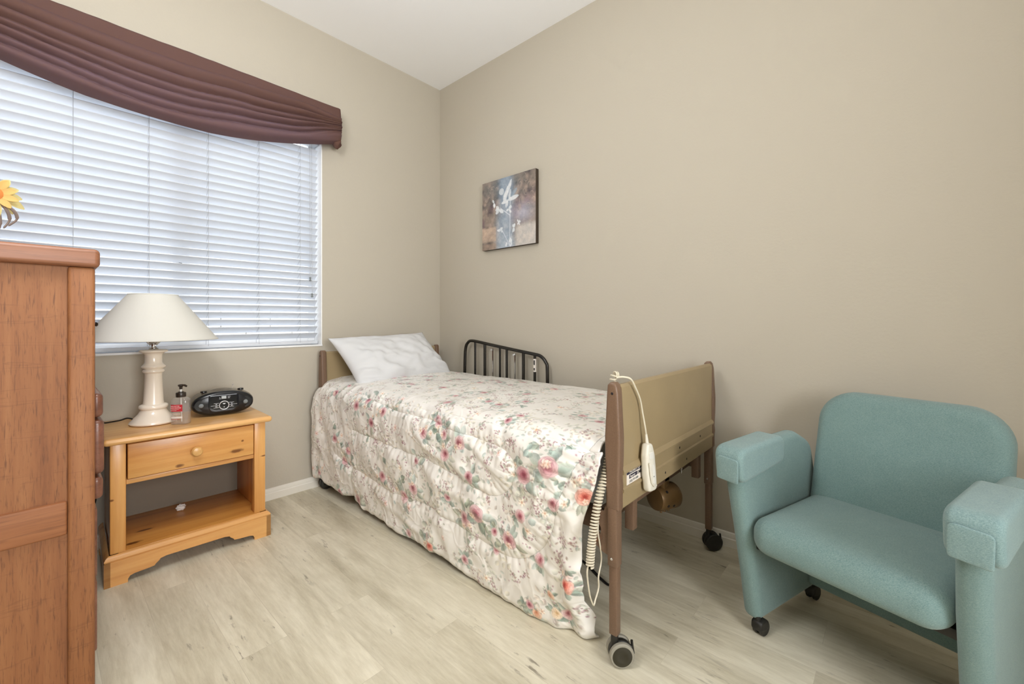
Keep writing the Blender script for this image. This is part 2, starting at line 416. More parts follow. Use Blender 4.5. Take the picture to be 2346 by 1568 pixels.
def grid_mesh(name, X, Y, Z, mat, parent=None, colors=None, flip=False, thick=0., angle=180., local=False):
    a, b = X.shape; V = np.stack([X, Y, Z], -1).reshape(-1, 3)
    i = np.arange(a*b).reshape(a, b)
    F = np.stack([i[:-1, :-1], i[1:, :-1], i[1:, 1:], i[:-1, 1:]], -1).reshape(-1, 4)
    if flip: F = F[:, ::-1]
    me = bpy.data.meshes.new(name)
    me.vertices.add(len(V)); me.vertices.foreach_set('co', V.astype(np.float32).ravel())
    me.loops.add(F.size); me.loops.foreach_set('vertex_index', F.astype(np.int32).ravel())
    me.polygons.add(len(F)); me.polygons.foreach_set('loop_start', (np.arange(len(F))*4).astype(np.int32))
    me.update(calc_edges=True); me.validate()
    if colors is not None:
        at = me.color_attributes.new('print', 'FLOAT_COLOR', 'POINT')
        c = np.ones((len(V), 4), np.float32); c[:, :3] = colors.reshape(-1, 3); at.data.foreach_set('color', c.ravel())
    return link(name, me, mat, parent, True, angle, local)

def s2l(c):
    c = np.clip(c, 0, 255)/255.; return np.where(c <= .04045, c/12.92, ((c+.055)/1.055)**2.4)

# ------------------------------------------------------------------ room shell
H = 2.758; XL = -2.52; YB = -3.70
WX0, WX1, WZ0, WZ1 = -2.36, -.897, .847, 2.12          # window opening
def structure(b, name, mat, parent=None, **kw):
    o = b.build(name, mat, parent, **kw)
    if not parent: o['kind'] = 'structure'
    return o
structure(MB().bx((XL-.1, YB-1.5, -.1), (.12, .16, 0), 0), 'floor', 'floor')
structure(MB().bx((XL-.1, YB-1.5, H), (.12, .16, H+.1), 0), 'ceiling', 'ceiling')
structure(MB().bx((0, YB-.1, 0), (.12, .16, H), 0), 'wall_right', 'wall')
structure(MB().bx((XL-.1, YB-.1, 0), (XL, .16, H), 0), 'wall_left', 'wall')
DX_0, DX_1, DH = -2.40, -1.20, 2.10                                 # unseen doorway behind the camera, added to let fill light in
structure(MB().bx((XL, YB-.1, 0), (DX_0, YB, H), 0).bx((DX_1, YB-.1, 0), (0, YB, H), 0).bx((DX_0, YB-.1, DH), (DX_1, YB, H), 0), 'wall_back', 'wall')
dc = MB()
for x in (DX_0, DX_1): dc.bx((x-.03, YB-.104, 0), (x+.03, YB+.012, DH), .004)
dc.bx((DX_0-.03, YB-.104, DH-.03), (DX_1+.03, YB+.012, DH+.03), .004)
structure(dc, 'added_door_1', 'trim')
structure(MB().bx((XL-.1, YB-1.5, 0), (.12, YB-1.4, H), 0).bx((XL-.1, YB-1.4, 0), (XL, YB-.1, H), 0).bx((0, YB-1.4, 0), (.12, YB-.1, H), 0), 'wall_added_hallway', 'wall')  # unseen hallway walls, added around the fill light
b = MB().bx((XL, 0, 0), (0, .14, WZ0), 0).bx((XL, 0, WZ1), (0, .14, H), 0).bx((XL, 0, WZ0), (WX0, .14, WZ1), 0).bx((WX1, 0, WZ0), (0, .14, WZ1), 0)
structure(b, 'wall_window', 'wall')
def baseboard(name, pts):
    prof = [(0, 0), (.013, 0), (.013, .036), (.0095, .040), (.0095, .050), (.006, .060), (0, .0635)]
    (x0, y0), (x1, y1), (nx, ny) = pts
    loops = [[(x+nx*a, y+ny*a, z) for a, z in prof] for x, y in ((x0, y0), (x1, y1))]
    structure(MB().loft(loops), name, 'trim', angle=20.)
baseboard('baseboard_right', ((-.0005, -.001), (-.0005, YB), (-1, 0)))
baseboard('baseboard_window', ((XL, -.0005), (0, -.0005), (0, -1)))
baseboard('baseboard_left', ((XL+.0005, 0), (XL+.0005, YB), (1, 0)))
# window: vinyl liner in the reveal, frame, sashes, glass
w = MB()
w.bx((WX1-.006, .001, WZ0), (WX1, .139, WZ1), 0).bx((WX0, .001, WZ0), (WX0+.006, .139, WZ1), 0).bx((WX0, -.004, WZ0-.004), (WX1, .139, WZ0+.006), .001).bx((WX0, .001, WZ1-.006), (WX1, .139, WZ1), 0)
wo = structure(w, 'window_1', 'vinyl')
f = MB(); fy0, fy1 = .092, .132
f.bx((WX1-.046, fy0, WZ0+.006), (WX1-.006, fy1, WZ1-.006), .003).bx((WX0+.006, fy0, WZ0+.006), (WX0+.046, fy1, WZ1-.006), .003)
f.bx((WX0+.046, fy0, WZ0+.006), (WX1-.046, fy1, WZ0+.046), .003).bx((WX0+.046, fy0, WZ1-.046), (WX1-.046, fy1, WZ1-.006), .003)
f.build('window_frame', 'vinyl', wo)
MB().bx((-1.603, .090, WZ0+.047), (-1.568, .112, WZ1-.047), .003).bx((-1.566, .108, WZ0+.047), (-1.528, .128, WZ1-.047), .003).build('window_sash', 'vinyl', wo)
MB().bx((-1.578, .080, 1.27), (-1.566, .090, 1.30), .002).build('window_latch', 'blackplastic', wo)
MB().bx((WX0+.047, .110, WZ0+.047), (-1.604, .114, WZ1-.047), 0).build('window_pane', 'glass', wo)
MB().bx((-1.527, .116, WZ0+.047), (WX1-.047, .120, WZ1-.047), 0).build('window_pane', 'glass', wo)

# outside
t = thing('neighbouring_house', 'pale house wall with a white framed window seen through the blinds', 'house', (-1., 2.6, -.3))
hb = MB()
# wall with opening
hx0, hx1, hz0, hz1 = -1.39, -.375, 1.79, 2.19
hb.bx((-4.5, 2.6, -.3), (hx0, 2.8, 3.6), 0).bx((hx1, 2.6, -.3), (3.5, 2.8, 3.6), 0).bx((hx0, 2.6, -.3), (hx1, 2.8, hz0), 0).bx((hx0, 2.6, hz1), (hx1, 2.8, 3.6), 0)
hb.build('facade', 'stucco', t)
MB().bx((hx0, 2.57, hz0), (hx0+.05, 2.66, hz1), .004).bx((hx1-.05, 2.57, hz0), (hx1, 2.66, hz1), .004).bx((hx0+.05, 2.57, hz0), (hx1-.05, 2.66, hz0+.05), .004).bx((hx0+.05, 2.57, hz1-.05), (hx1-.05, 2.66, hz1), .004).bx((-.905, 2.57, hz0+.05), (-.83, 2.66, hz1-.05), .004).build('house_window_frame', 'vinyl', t)
MB().bx((hx0+.05, 2.63, hz0+.05), (-.905, 2.64, hz1-.05), 0).build('house_window_pane', 'extglass', t)
MB().bx((-.83, 2.63, hz0+.05), (hx1-.05, 2.64, hz1-.05), 0).build('house_window_pane', 'extglass', t)
bw = MB()
for r in range(7):
    for c in range(18):
        x = -4.2+c*.405+(.2 if r % 2 else 0); bw.bx((x, 1.9, -.3+r*.2), (x+.398, 2.06, -.3+r*.2+.194), .004, 1)
tag(bw.build('garden_block_wall', 'block'), 'low pale block wall outside the window in front of the house', 'garden wall')
structure(MB().bx((-5, .17, -.4), (4, 2.9, -.3), 0), 'ground_outside', 'ground')

# ------------------------------------------------------------------ blinds
bl = thing('window_blind', 'white horizontal slat blind hanging in the window behind the lamp', 'blind', (-1.63, .055, WZ0))
SX0, SX1 = WX0+.012, WX1-.012
pitch, sw, th = .0397, .0505, math.radians(37)
ztop = WZ1-.055; zs = []
sl = MB(); z = WZ0+.062
while z < ztop-.02:
    zs.append(z); cz, cy = z, .055
    loops = []
    for x in (SX0, SX1):
        lp = []
        for k in range(9):                       # slight crown
            u = -1+2*k/8; a = u*sw/2; h = .0016*(1-u*u)
            lp.append((x, cy+a*math.cos(th)-h*math.sin(th)*-1*0, cz-a*math.sin(th)+h))
        lp += [(x, y, zz-.0026) for x_, y, zz in reversed(lp)]
        loops.append(lp)
    sl.loft(loops); z += pitch
sl.build('slat_stack', 'slat', bl, angle=30.)
MB().bx((SX0, .032, WZ0+.010), (SX1, .078, WZ0+.028), .003).build('bottom_rail', 'slat', bl)
MB().bx((SX0, .025, ztop), (SX1, .083, WZ1-.008), .003).build('headrail', 'slat', bl)
for x in (-1.013, -1.232, -1.466, -1.700, -1.950, -2.165):
    c = MB()
    for y in (.0315, .0785): c.tube([(x, y, WZ0+.02), (x, y, ztop)], .0009, 5)
    for zz in zs: c.tube([(x, .0315, zz+.014), (x, .055, zz-.003), (x, .0785, zz-.019)], .0006, 4)
    c.build('ladder_cord', 'cord', bl)
for x, zt in ((-.958, 1.235), (-.947, 1.138)):
    c = MB().tube([(x, .024, zt+.02), (x-.002, .026, ztop)], .0010, 5).build('lift_cord', 'cord', bl)
    MB().lathe([(.003, .024), (.0062, .021), (.0042, .011), (.0066, .002), (.005, 0)], 12, (x, .024, zt)).build('tassel', 'tassel', c)

# ------------------------------------------------------------------ valance
def make_valance():
    t = thing('fabric_valance', 'brown draped fabric valance across the top of the window', 'valance', (-1.63, -.06, 2.05))
    x0, x1 = -2.44, -.822; xm = (x0+x1)/2; zt = 2.285
    nx, nt_ = 260, 120
    u = np.linspace(0, 1, nx)[:, None]*np.ones((1, nt_)); v = np.linspace(0, 1, nt_)[None, :]*np.ones((nx, 1))
    X = x0+(x1-x0)*u
    m = 1-((u-.5)/.5)**2                                            # 0 at ends, 1 mid
    drop = .215+.150*np.power(np.clip(m, 0, 1), 1.15)
    ed = np.minimum(u, 1-u)*(x1-x0)                                 # distance from an end
    # folds fan out from gathers at each end: fold coordinate
    g = np.clip(ed/.28, 0, 1); g = g*g*(3-2*g)
    ve = np.interp(v, [0, .30, .72, 1.], [0, .15, .88, 1.]); wv = v*g+ve*(1-g)
    wig = .09*(vnoise(u*4.3, v*1.3+3, 5)-.5)*g+.02*(vnoise(u*11, v*2, 6)-.5)*g+.05*(u-.5)*np.sin(PI*v)
    def ridge(c, w, amp):
        d = (wv+wig-c)/w; return amp*np.exp(-d*d)
    # sharp creases between soft rolls
    def roll(c0, c1, amp):
        q = np.clip((wv+wig-c0)/(c1-c0), 0, 1); return amp*np.power(np.sin(PI*np.power(q, .8)), .75)
    cuts = [.17, .345, .50, .60, .725, .83, .995]; amps = [.024, .034, .020, .034, .022, .030]
    depth = sum(roll(a_, b_, m_) for a_, b_, m_ in zip(cuts[:-1], cuts[1:], amps))
    fine = .004*np.sin(2*PI*(wv*13+.6*vnoise(u*9, v*3, 8)))*(1-g)*np.clip((v-.35)/.1, 0, 1)*np.clip((.85-v)/.1, 0, 1)
    fold2 = .012*(vnoise(u*3+9, wv*13, 9)-.5)*(.3+.7*g)
    Z = zt-drop*v-.008*m*np.sin(PI*v)+.003*(vnoise(u*30, v*2, 4)-.5)*(v < .1)
    Z = Z-.004*np.sin(u*31)*(v == 0)
    bulge = .012*np.sin(PI*np.clip(v, 0, 1))
    Yb = -.100-bulge-depth*(.35+.65*g)-fine-fold2
    # lower edge turns under towards the window
    und = np.clip((v-.93)/.07, 0, 1); Yb = Yb+.03*und*und
    # round over the top towards the board
    top = np.clip((.05-v)/.05, 0, 1); Yb = Yb+.03*top*top
    # round the ends back to the wall
    en = np.clip(1-ed/.022, 0, 1); Yb = Yb+.022*(1-np.sqrt(np.clip(1-en*en, 0, 1)))
    grid_mesh('swag', X, Yb, Z, 'valance', t)
    for (xe, sg) in ((x1, 1), (x0, -1)):                            # returns
        a = np.linspace(0, 1, 14)[:, None]*np.ones((1, 60)); vv = np.linspace(0, 1, 60)[None, :]*np.ones((14, 1))
        i = -1 if sg > 0 else 0
        yy = np.interp(np.linspace(0, 1, 60), v[0], Yb[i]); zz = np.interp(np.linspace(0, 1, 60), v[0], Z[i])
        X2 = xe+sg*(.012*np.sin(PI*a*.5)+.0015*np.sin(vv*60)*np.sin(PI*a)); Y2 = yy[None, :]*(1-a)+(-.004)*a; Z2 = zz[None, :]*np.ones_like(a)
        grid_mesh('return_panel', X2, Y2, Z2, 'valance', t)
    MB().bx((x0+.01, -.062, zt-.034), (x1-.005, -.002, zt-.018), .002).build('mounting_board', 'trim', t)
    # bunched tail under the right end
    k = MB(); loops = []
    for i in range(12):
        f_ = i/11; zz = 2.085-.048*f_; r = .030*math.sin(PI*min(1, .28+.72*f_))**.6 if i < 11 else .008
        loops.append([(-.842+.8*r*(1+.12*math.sin(5*a+6*f_))*math.cos(a), -.078+r*(1+.12*math.sin(5*a+6*f_))*math.sin(a), zz) for a in [2*PI*q/24 for q in range(24)]])
    k.loft(loops).build('gathered_tail', 'valance', t)
make_valance()

# ------------------------------------------------------------------ wall picture
def paint_art(n=230):
    a = np.linspace(0, 1, n); U, V = np.meshgrid(a, a, indexing='ij')     # U left->right, V top->down
    C = np.zeros((n, n, 3)); 
    def nz(s, sd, sx=1): return vnoise(U*s*sx+3, V*s+1, sd)*.6+vnoise(U*s*2.1*sx, V*s*2.1, sd+1)*.4
    base = np.array((136, 124, 114.)); C[:] = base
    def mix(col, al): 
        al = np.clip(al, 0, 1)[..., None]; C[:] = C*(1-al)+np.array(col, float)*al
    mix((84, 78, 78), (nz(7, 20)-.45)*2.2); mix((170, 150, 138), (nz(9, 22)-.55)*3.5); mix((124, 98, 106), (nz(5, 24)-.5)*2.2*np.exp(-((V-.5)/.2)**2))
    mix((96, 104, 112), np.exp(-((V-.12)/.2)**2)*np.exp(-((U-.42)/.3)**2)*.8)
    band = np.exp(-((U-.46-.02*np.sin(V*7))/(.14+.05*V))**4)
    mix((150, 166, 184), band*(.55+.35*nz(4, 30))); mix((176, 188, 200), band*np.clip((V-.45)*1.6, 0, 1)*.7)
    mix((172, 172, 190), np.exp(-((U-.78)/.2)**2)*np.exp(-((V-.55)/.16)**2)*.8)
    mix((196, 190, 184), np.clip((U-.62)/.06, 0, 1)*np.clip((V-.66-.05*nz(5, 33))/.06, 0, 1)*.92)
    mix((188, 166, 148), np.clip((.29-U)/.03, 0, 1)*np.clip((V-.66)/.03, 0, 1)*np.clip((.9-V)/.03, 0, 1)*(.7+.3*nz(8, 35)))
    mix((150, 132, 118), np.clip((.29-U)/.03, 0, 1)*np.clip((V-.9)/.03, 0, 1)*.7)
    r = np.random.default_rng(3)
    def petal(cu, cv, L, w, ang, col=(214, 218, 222), al=.9):
        du, dv = U-cu, V-cv; a_ = du*math.cos(ang)+dv*math.sin(ang); b_ = -du*math.sin(ang)+dv*math.cos(ang)
        tt = a_/L; ww = w*np.sqrt(np.clip(np.sin(PI*np.clip(tt, 0, 1)), 0, 1))
        m = ((tt > 0) & (tt < 1))*np.clip((ww-np.abs(b_))/.006, 0, 1); mix(col, m*al)
    def line(p, q, w, col=(206, 212, 220), al=.8):
        P, Q = np.array(p), np.array(q); d = Q-P; L2 = (d*d).sum(); tt = np.clip(((U-p[0])*d[0]+(V-p[1])*d[1])/L2, 0, 1)
        dd = np.hypot(U-p[0]-tt*d[0], V-p[1]-tt*d[1]); mix(col, np.clip((w-dd)/.004+.5, 0, 1)*al)
    for q in range(26):                                              # little scrolls in the corners
        cu, cv = (r.uniform(.02, .3) if q % 2 else r.uniform(.7, .98)), r.uniform(.02, .5)
        rad = r.uniform(.015, .04); d = np.hypot(U-cu, (V-cv)*.7); an = np.arctan2(V-cv, U-cu)
        mix((200, 182, 166), np.clip((.004-np.abs(d-rad))/.004, 0, 1)*np.clip(np.cos(an-r.uniform(0, 6)), 0, 1)*.75); mix((190, 168, 152), np.exp(-(np.hypot(U-cu-.02, (V-cv+.02)*.6)/.03)**2)*.55*r.random())
    line((.55, .30), (.54, .98), .006); line((.36, .42), (.54, .55), .006); line((.42, .78), (.54, .98), .005); line((.60, .75), (.54, .95), .004)
    d_ = np.hypot((U-.385)*1.0, V-.19); mix((208, 212, 216), np.clip((.052-d_)/.008, 0, 1)*.85)
    petal(.485, .26, .23, .030, -1.18, al=.85); petal(.44, .36, .24, .034, -1.30, al=.8); petal(.46, .20, .17, .030, 1.75, al=.85)
    petal(.50, .335, .21, .034, -.16, al=.9); petal(.525, .33, .15, .024, -1.35, al=.85); petal(.52, .335, .14, .028, 2.95, al=.85); petal(.50, .34, .10, .03, 1.9, al=.7)
    petal(.56, .30, .16, .03, -.75, (150, 168, 184), .6)
    for (cu, cv, s) in ((.34, .44, .10), (.24, .33, .07), (.52, .46, .07), (.37, .75, .07), (.62, .74, .07), (.70, .68, .05), (.58, .94, .07), (.49, .96, .04)):
        for k in range(5): petal(cu, cv, s*r.uniform(.7, 1.1), s*.28, r.uniform(0, 6.28), al=.85)
    C += (nz(60, 50)-.5)[..., None]*18+(nz(16, 52)-.5)[..., None]*np.array((34, 26, 20.))
    return C
pc = thing('canvas_picture', 'square canvas print of pale flowers on blue and brown, hung on the wall', 'picture', (-.02, -.735, 1.70))
PY0, PY1, PZ0, PZ1 = -.502, -.967, 1.470, 1.924
a = np.linspace(0, 1, 230); U, V = np.meshgrid(a, a, indexing='ij')
grid_mesh('printed_face', np.full_like(U, -.0312), PY0+(PY1-PY0)*U, PZ1+(PZ0-PZ1)*V, 'art', pc, s2l(paint_art()))
MB().bx((-.031, PY0, PZ0), (-.003, PY1, PZ1), .002).build('stretched_edge', 'artedge', pc)

# ------------------------------------------------------------------ nightstand
nsr = math.radians(-1.6)
ns = thing('nightstand', 'honey pine nightstand with one drawer over an open shelf, below the window', 'nightstand', (-1.594, -.003, 0), nsr)
def nb(b, name, mat, par=None): return b.build(name, mat, par or ns, local=True)
ZT = .555
top = MB(); prof = rrect(.570, .426, .012, 4, 0, -.217)
top.slab(prof, .026, .0125, lambda a, b_, c: (a, b_, ZT-.013+c)); nb(top, 'tabletop', 'pinetop_sheen')
for sx in (-1, 1):
    p = MB().bx((sx*.262-.001*sx, -.012, .10), (sx*.240, -.352, ZT-.026), .002)
    nb(p, 'side_panel', 'pinez')
    p = MB().bx((sx*.218, -.350, .112), (sx*.264, -.398, ZT-.026), .004, 2); nb(p, 'post', 'pinez')
nb(MB().bx((-.24, -.015, .11), (.24, -.021, ZT-.027), 0), 'back_panel', 'hardboard')
nb(MB().bx((-.24, -.02, .100), (.24, -.398, .115), .001), 'shelf', 'pineshelf')
nb(MB().bx((-.2175, -.03, .366), (.2175, -.392, .384), .002), 'drawer_rail', 'pine')
dr = nb(MB().bx((-.214, -.05, .388), (.214, -.404, .522), .003), 'drawer', 'pinedrawer')
kn = MB(); kn.lathe([(.008, 0), (.009, .010), (.013, .013), (.0195, .018), (.0205, .023), (.016, .030), (.006, .033)], 24, mat=Matrix.Translation((0, -.4035, .452)) @ Matrix.Rotation(PI/2, 4, 'X'))
nb(kn, 'knob', 'pineknob', dr)
# plinth: moulding plus shaped skirt on three sides
sk = [(-.281, 0)]
def ogee(x0, z0, x1, z1, n=8): return [(x0+(x1-x0)*(.5-.5*math.cos(PI*k/n)), z0+(z1-z0)*k/n) for k in range(n+1)]
sk = [(-.281, 0), (-.214, 0), (-.214, .012), (-.208, .022), (-.196, .026), (-.150, .029)] + ogee(-.135, .031, -.118, .052, 6) + [(-.10, .056), (.10, .056)] + ogee(.118, .052, .135, .031, 6) + [(.150, .029), (.196, .026), (.208, .022), (.214, .012), (.214, 0), (.281, 0), (.281, .092), (-.281, .092)]
pl = MB(); loops = [[(x, y, z) for x, z in sk] for y in (-.398, -.417)]
pl.loft(loops, True, True); 
for sx in (-1, 1):
    so = [(-.02, 0), (-.08, 0), (-.085, .03), (-.13, .045), (-.29, .045), (-.33, .03), (-.337, 0), (-.417, 0), (-.417, .092), (-.02, .092)]
    pl.loft([[(sx*x, y, z) for y, z in so] for x in (.281, .263)])
nb(pl, 'skirt', 'pine')
mo = MB()
q = [(0, 0), (.013, 0), (.015, .006), (.010, .015), (.003, .020), (0, .021)]
def moul(p0, p1, out):
    mo.loft([[(p[0]+out[0]*a*s0, p[1]+out[1]*a*s1, .092+z) for a, z in q] for p, s0, s1 in ((p0, 1, 1), (p1, 1, 1))])
y0 = -.402
mo.loft([[(sx*(.266+a), y0-a, .092+z) for a, z in q] for sx in (-1, 1)])
for sx in (-1, 1): mo.loft([[(sx*(.266+a), yy-(a if yy < -.1 else 0), .092+z) for a, z in q] for yy in (-.015, y0)])
nb(mo, 'base_moulding', 'pine')
# crumpled tissue on the shelf
tb = MB(); c0 = (-1.606, -.118, .1285); n_, m_ = 22, 14; loops = []
for i in range(1, m_):
    aa = -PI/2+PI*i/m_; loops.append([tuple(c0[k]+(.0185, .016, .0135)[k]*(1+.22*math.sin(3*ph+5*aa)*math.cos(4*aa-ph))*(math.cos(aa)*math.cos(ph), math.cos(aa)*math.sin(ph), math.sin(aa))[k] for k in range(3)) for ph in [2*PI*j/n_ for j in range(n_)]])
tag(tb.loft(loops).build('crumpled_tissue', 'paper'), 'small white crumpled tissue on the nightstand shelf', 'tissue')

# ------------------------------------------------------------------ table lamp
LX, LY, LZ = -1.716, -.205, ZT
lt = thing('table_lamp', 'white ceramic column table lamp with a wide cone shade on the nightstand', 'lamp', (LX, LY, LZ))
pr = [(.060, .0), (.079, .003), (.082, .008), (.078, .015), (.066, .028), (.052, .044), (.045, .058), (.044, .062), (.049, .066), (.0505, .072), (.049, .079), (.043, .083), (.0365, .085), (.0345, .10), (.0315, .16), (.0295, .205), (.0300, .216), (.037, .221), (.039, .226), (.036, .232), (.032, .234), (.038, .239), (.0425, .244), (.0425, .247), (.034, .256), (.0305, .262), (.030, .285), (.031, .298), (.038, .305), (.049, .309), (.0495, .313), (.045, .317), (.02, .319)]
MB().lathe(pr, 48, (LX, LY, LZ)).build('lamp_base', 'ceramic', lt, angle=50.)
so = MB().lathe([(.016, .319), (.017, .322), (.010, .327), (.008, .332), (.010, .340), (.018, .344), (.025, .352), (.027, .362), (.020, .364)], 24, (LX, LY, LZ))
for k in range(4):
    a = 2*PI*k/4+.4; so.tube([(LX+.012*math.cos(a), LY+.012*math.sin(a), LZ+.338), (LX+.026*math.cos(a), LY+.026*math.sin(a), LZ+.352), (LX+.030*math.cos(a), LY+.030*math.sin(a), LZ+.372)], .003, 6)
so.lathe([(.014, .364), (.0145, .40), (.013, .405)], 16, (LX, LY, LZ))
so.build('socket', 'chrome', lt)
MB().ball((LX, LY, LZ+.445), (.028, .028, .045)).build('bulb', 'bulb', lt)
R0, R1, zs0, zs1 = .229, .083, LZ+.362, LZ+.556
sh = MB(); n = 64
pr = [(R0, zs0-LZ), (R1, zs1-LZ), (R1-.0015, zs1-LZ), (R0-.0015, zs0-LZ), (R0, zs0-LZ)]
sh.lathe(pr, n, (LX, LY, LZ), cap0=False, cap1=False)
sd = sh.build('lamp_shade', 'shade', lt)
def ring(R, z, r, n=64): return MB().tube([(LX+R*math.cos(2*PI*k/n), LY+R*math.sin(2*PI*k/n), z) for k in range(n)], r, 6, True)
ring(R0, zs0, .0025).build('shade_trim', 'shade', sd); ring(R1, zs1-.002, .0035).build('shade_trim', 'shade', sd)
sp = MB(); 
for k in range(3):
    a = 2*PI*k/3; sp.tube([(LX, LY, LZ+.545), (LX+R1*math.cos(a), LY+R1*math.sin(a), LZ+.552)], .0015, 5)
sp.tube(catmull([(LX-.012, LY, LZ+.36), (LX-.06, LY, LZ+.43), (LX-.03, LY, LZ+.53), (LX, LY, LZ+.545), (LX+.03, LY, LZ+.53), (LX+.06, LY, LZ+.43), (LX+.012, LY, LZ+.36)]), .0016, 5)
sp.build('harp', 'chrome', lt)
MB().tube(catmull([(LX-.05, LY+.055, LZ+.012), (LX-.075, LY+.085, LZ+.02), (LX-.10, LY+.10, LZ+.012), (LX-.14, LY+.12, LZ+.006), (-1.885, -.07, LZ+.004), (-1.896, -.06, .50), (-1.893, -.055, .40), (-1.905, -.05, .33), (-1.887, -.055, .27), (-1.892, -.05, .20), (-1.93, -.05, .11), (-1.99, -.05, .06)]), .0032, 6).build('power_cord', 'blackcord', lt)

# ------------------------------------------------------------------ sanitizer bottle
BX, BY = -1.640, -.312; brz = math.radians(-36)
bt = thing('pump_bottle', 'clear hand sanitizer pump bottle with a red label, beside the lamp', 'bottle', (BX, BY, ZT), brz); bt.scale = (.84, .84, 1.)
def bb(b, name, mat, par=None, **k): return b.build(name, mat, par or bt, local=True, **k)
def sup(w, d, e=3.2, n=40):
    return [(w/2*math.copysign(abs(math.cos(a))**(2/e), math.cos(a)), d/2*math.copysign(abs(math.sin(a))**(2/e), math.sin(a))) for a in [2*PI*k/n for k in range(n)]]
def supl(secs): return [[(x, y, z) for x, y in sup(w_, d_)] for w_, d_, z in secs]
bo = bb(MB().loft(supl([(.074, .046, .0), (.080, .052, .004), (.080, .052, .098), (.076, .049, .106), (.060, .040, .113), (.032, .030, .117), (.030, .030, .121)])), 'bottle_body', 'clear')
bb(MB().loft(supl([(.074, .046, .003), (.0765, .0485, .006), (.0765, .0485, .086)])), 'gel', 'gel')
cp = MB().lathe([(.0205, .116), (.0215, .118), (.0215, .133), (.020, .135), (.012, .136), (.0115, .139)], 28)
cap = bb(cp, 'cap', 'pump')
bb(MB().lathe([(.0045, .138), (.0045, .150)], 14), 'pump_stem', 'pumpwhite')
ph = MB().lathe([(.006, .149), (.0068, .151), (.0068, .158), (.012, .163), (.012, .166), (.006, .168)], 18)
ph.tube(catmull([(-.012, 0, .164), (.0, 0, .166), (.016, 0, .165), (.027, 0, .160)]), [.004]*16+[.0046]*8+[.003], 8)
bb(ph, 'pump_head', 'pump')
bb(MB().tube([(.0, 0, .115), (.004, 0, .01)], .0025, 8), 'dip_tube', 'pumpwhite')
def patch(x0, x1, z0, z1, mat, name, par, off=.0006):
    n = 14; xs = np.linspace(x0, x1, n); X = xs[:, None]*np.ones((1, 2)); 
    yy = -(.052/2+off)*np.power(np.clip(1-np.power(np.abs(xs)/(.040+off), 3.2), 0, 1), 1/3.2)
    return grid_mesh(name, X, yy[:, None]*np.ones((1, 2)), np.array([z0, z1])[None, :]*np.ones((n, 1)), mat, par, local=True)
lab = patch(-.036, .019, .057, .086, 'redlabel', 'label', bt)
lab2 = patch(-.034, .019, .028, .036, 'whitelabel', 'label_band', bt)
patch(-.034, .010, .048, .0495, 'whitelabel', 'label_band', bt); patch(-.034, .010, .0425, .044, 'whitelabel', 'label_band', bt)
patch(-.034, .008, .0235, .025, 'redlabel', 'label_band', bt)
def btext(txt, size, x, z, name='label_text', mat='pinktext'):
    me = text_mesh(name, txt, size, mat, Matrix.Translation((x, -.0272, z)) @ Matrix.Rotation(PI/2, 4, 'X'), bt, .0001, .00005)
    link(name, me, mat, bt, False, local=True)
btext('SHEA BUTTER', .0064, -.033, .0775); btext('HAND SANITIZER', .0060, -.034, .0705); btext('moisturizing gel with vitamin E', .0030, -.033, .0655, mat='whitelabel'); btext('kills germs in seconds', .0030, -.033, .0615, mat='whitelabel')

# ------------------------------------------------------------------ radio
rd = thing('portable_radio', 'black oval portable radio and disc player on the nightstand', 'radio', (-1.462, -.195, ZT), math.radians(-7)); rd.scale = (.88, .88, .90)
def rb(b, name, mat, par=None, **k): return b.build(name, mat, par or rd, local=True, **k)
def oval(w, h, n=48, zc=.062, e=2.35):
    out = []
    for k in range(n):
        a = 2*PI*k/n; x = w/2*math.copysign(abs(math.cos(a))**(2/e), math.cos(a)); z = h/2*math.copysign(abs(math.sin(a))**(2/e), math.sin(a))
        out.append((x, max(.004, zc+z+.006*math.cos(2*x/w*PI/2)*(1 if z > 0 else 0))))
    return out
bdy = MB(); o1 = oval(.284, .122)
def ins(o, k, zc=.062): return [(x*k, max(.004, zc+(z-zc)*k)) for x, z in o]
loops = []
for (y, k) in ((.078, .70), (.070, .90), (.045, .985), (0, 1.0), (-.045, .985), (-.060, .955), (-.064, .93)):
    loops.append([(x, y, z) for x, z in ins(o1, k)])
bdy.loft(loops); rb(bdy, 'body', 'greyplastic', angle=60.)
fp = MB(); loops = [[(x, y, z) for x, z in ins(o1, k)] for (y, k) in ((-.055, .962), (-.066, .955), (-.072, .92), (-.078, .75), (-.081, .45), (-.082, .2))]
rb(fp.loft(loops), 'front_panel', 'blackplastic', angle=60.)
RF = -.0835
def disc(x, z, r, y0, y1, name, mat, par=None, n=32): return rb(MB().cyl((x, y0, z), (x, y1, z), r, n), name, mat, par)
MB_ = MB().slab(rrect(.135, .088, (.03, .03, .012, .012), 6, 0, .066), .008, .003, lambda a, b_, c: (a, -.080+c, b_)); pnl = rb(MB_, 'control_panel', 'blackgloss')
rg = MB().tube([(.021*math.cos(2*PI*k/40), RF-.0015, .055+.021*math.sin(2*PI*k/40)) for k in range(40)], .0021, 8, True); rb(rg, 'control_ring', 'silver')
rb(MB().slab([(-.007, .0655), (-.003, .060), (.003, .060), (.007, .0655)], .001, .0004, lambda a, b_, c: (a, RF-.001+c, b_), sc=(.5,)), 'control_mark', 'silver')
disc(0, .046, .0022, RF-.0015, RF, 'control_mark', 'silver')
for (x0, x1, z) in ((-.045, -.023, .067), (-.058, -.024, .056), (-.046, -.022, .045), (.022, .044, .067), (.024, .058, .056), (.022, .044, .045)):
    rb(MB().bx((x0, RF-.0012, z-.0006), (x1, RF, z+.0006), 0), 'panel_line', 'silver')
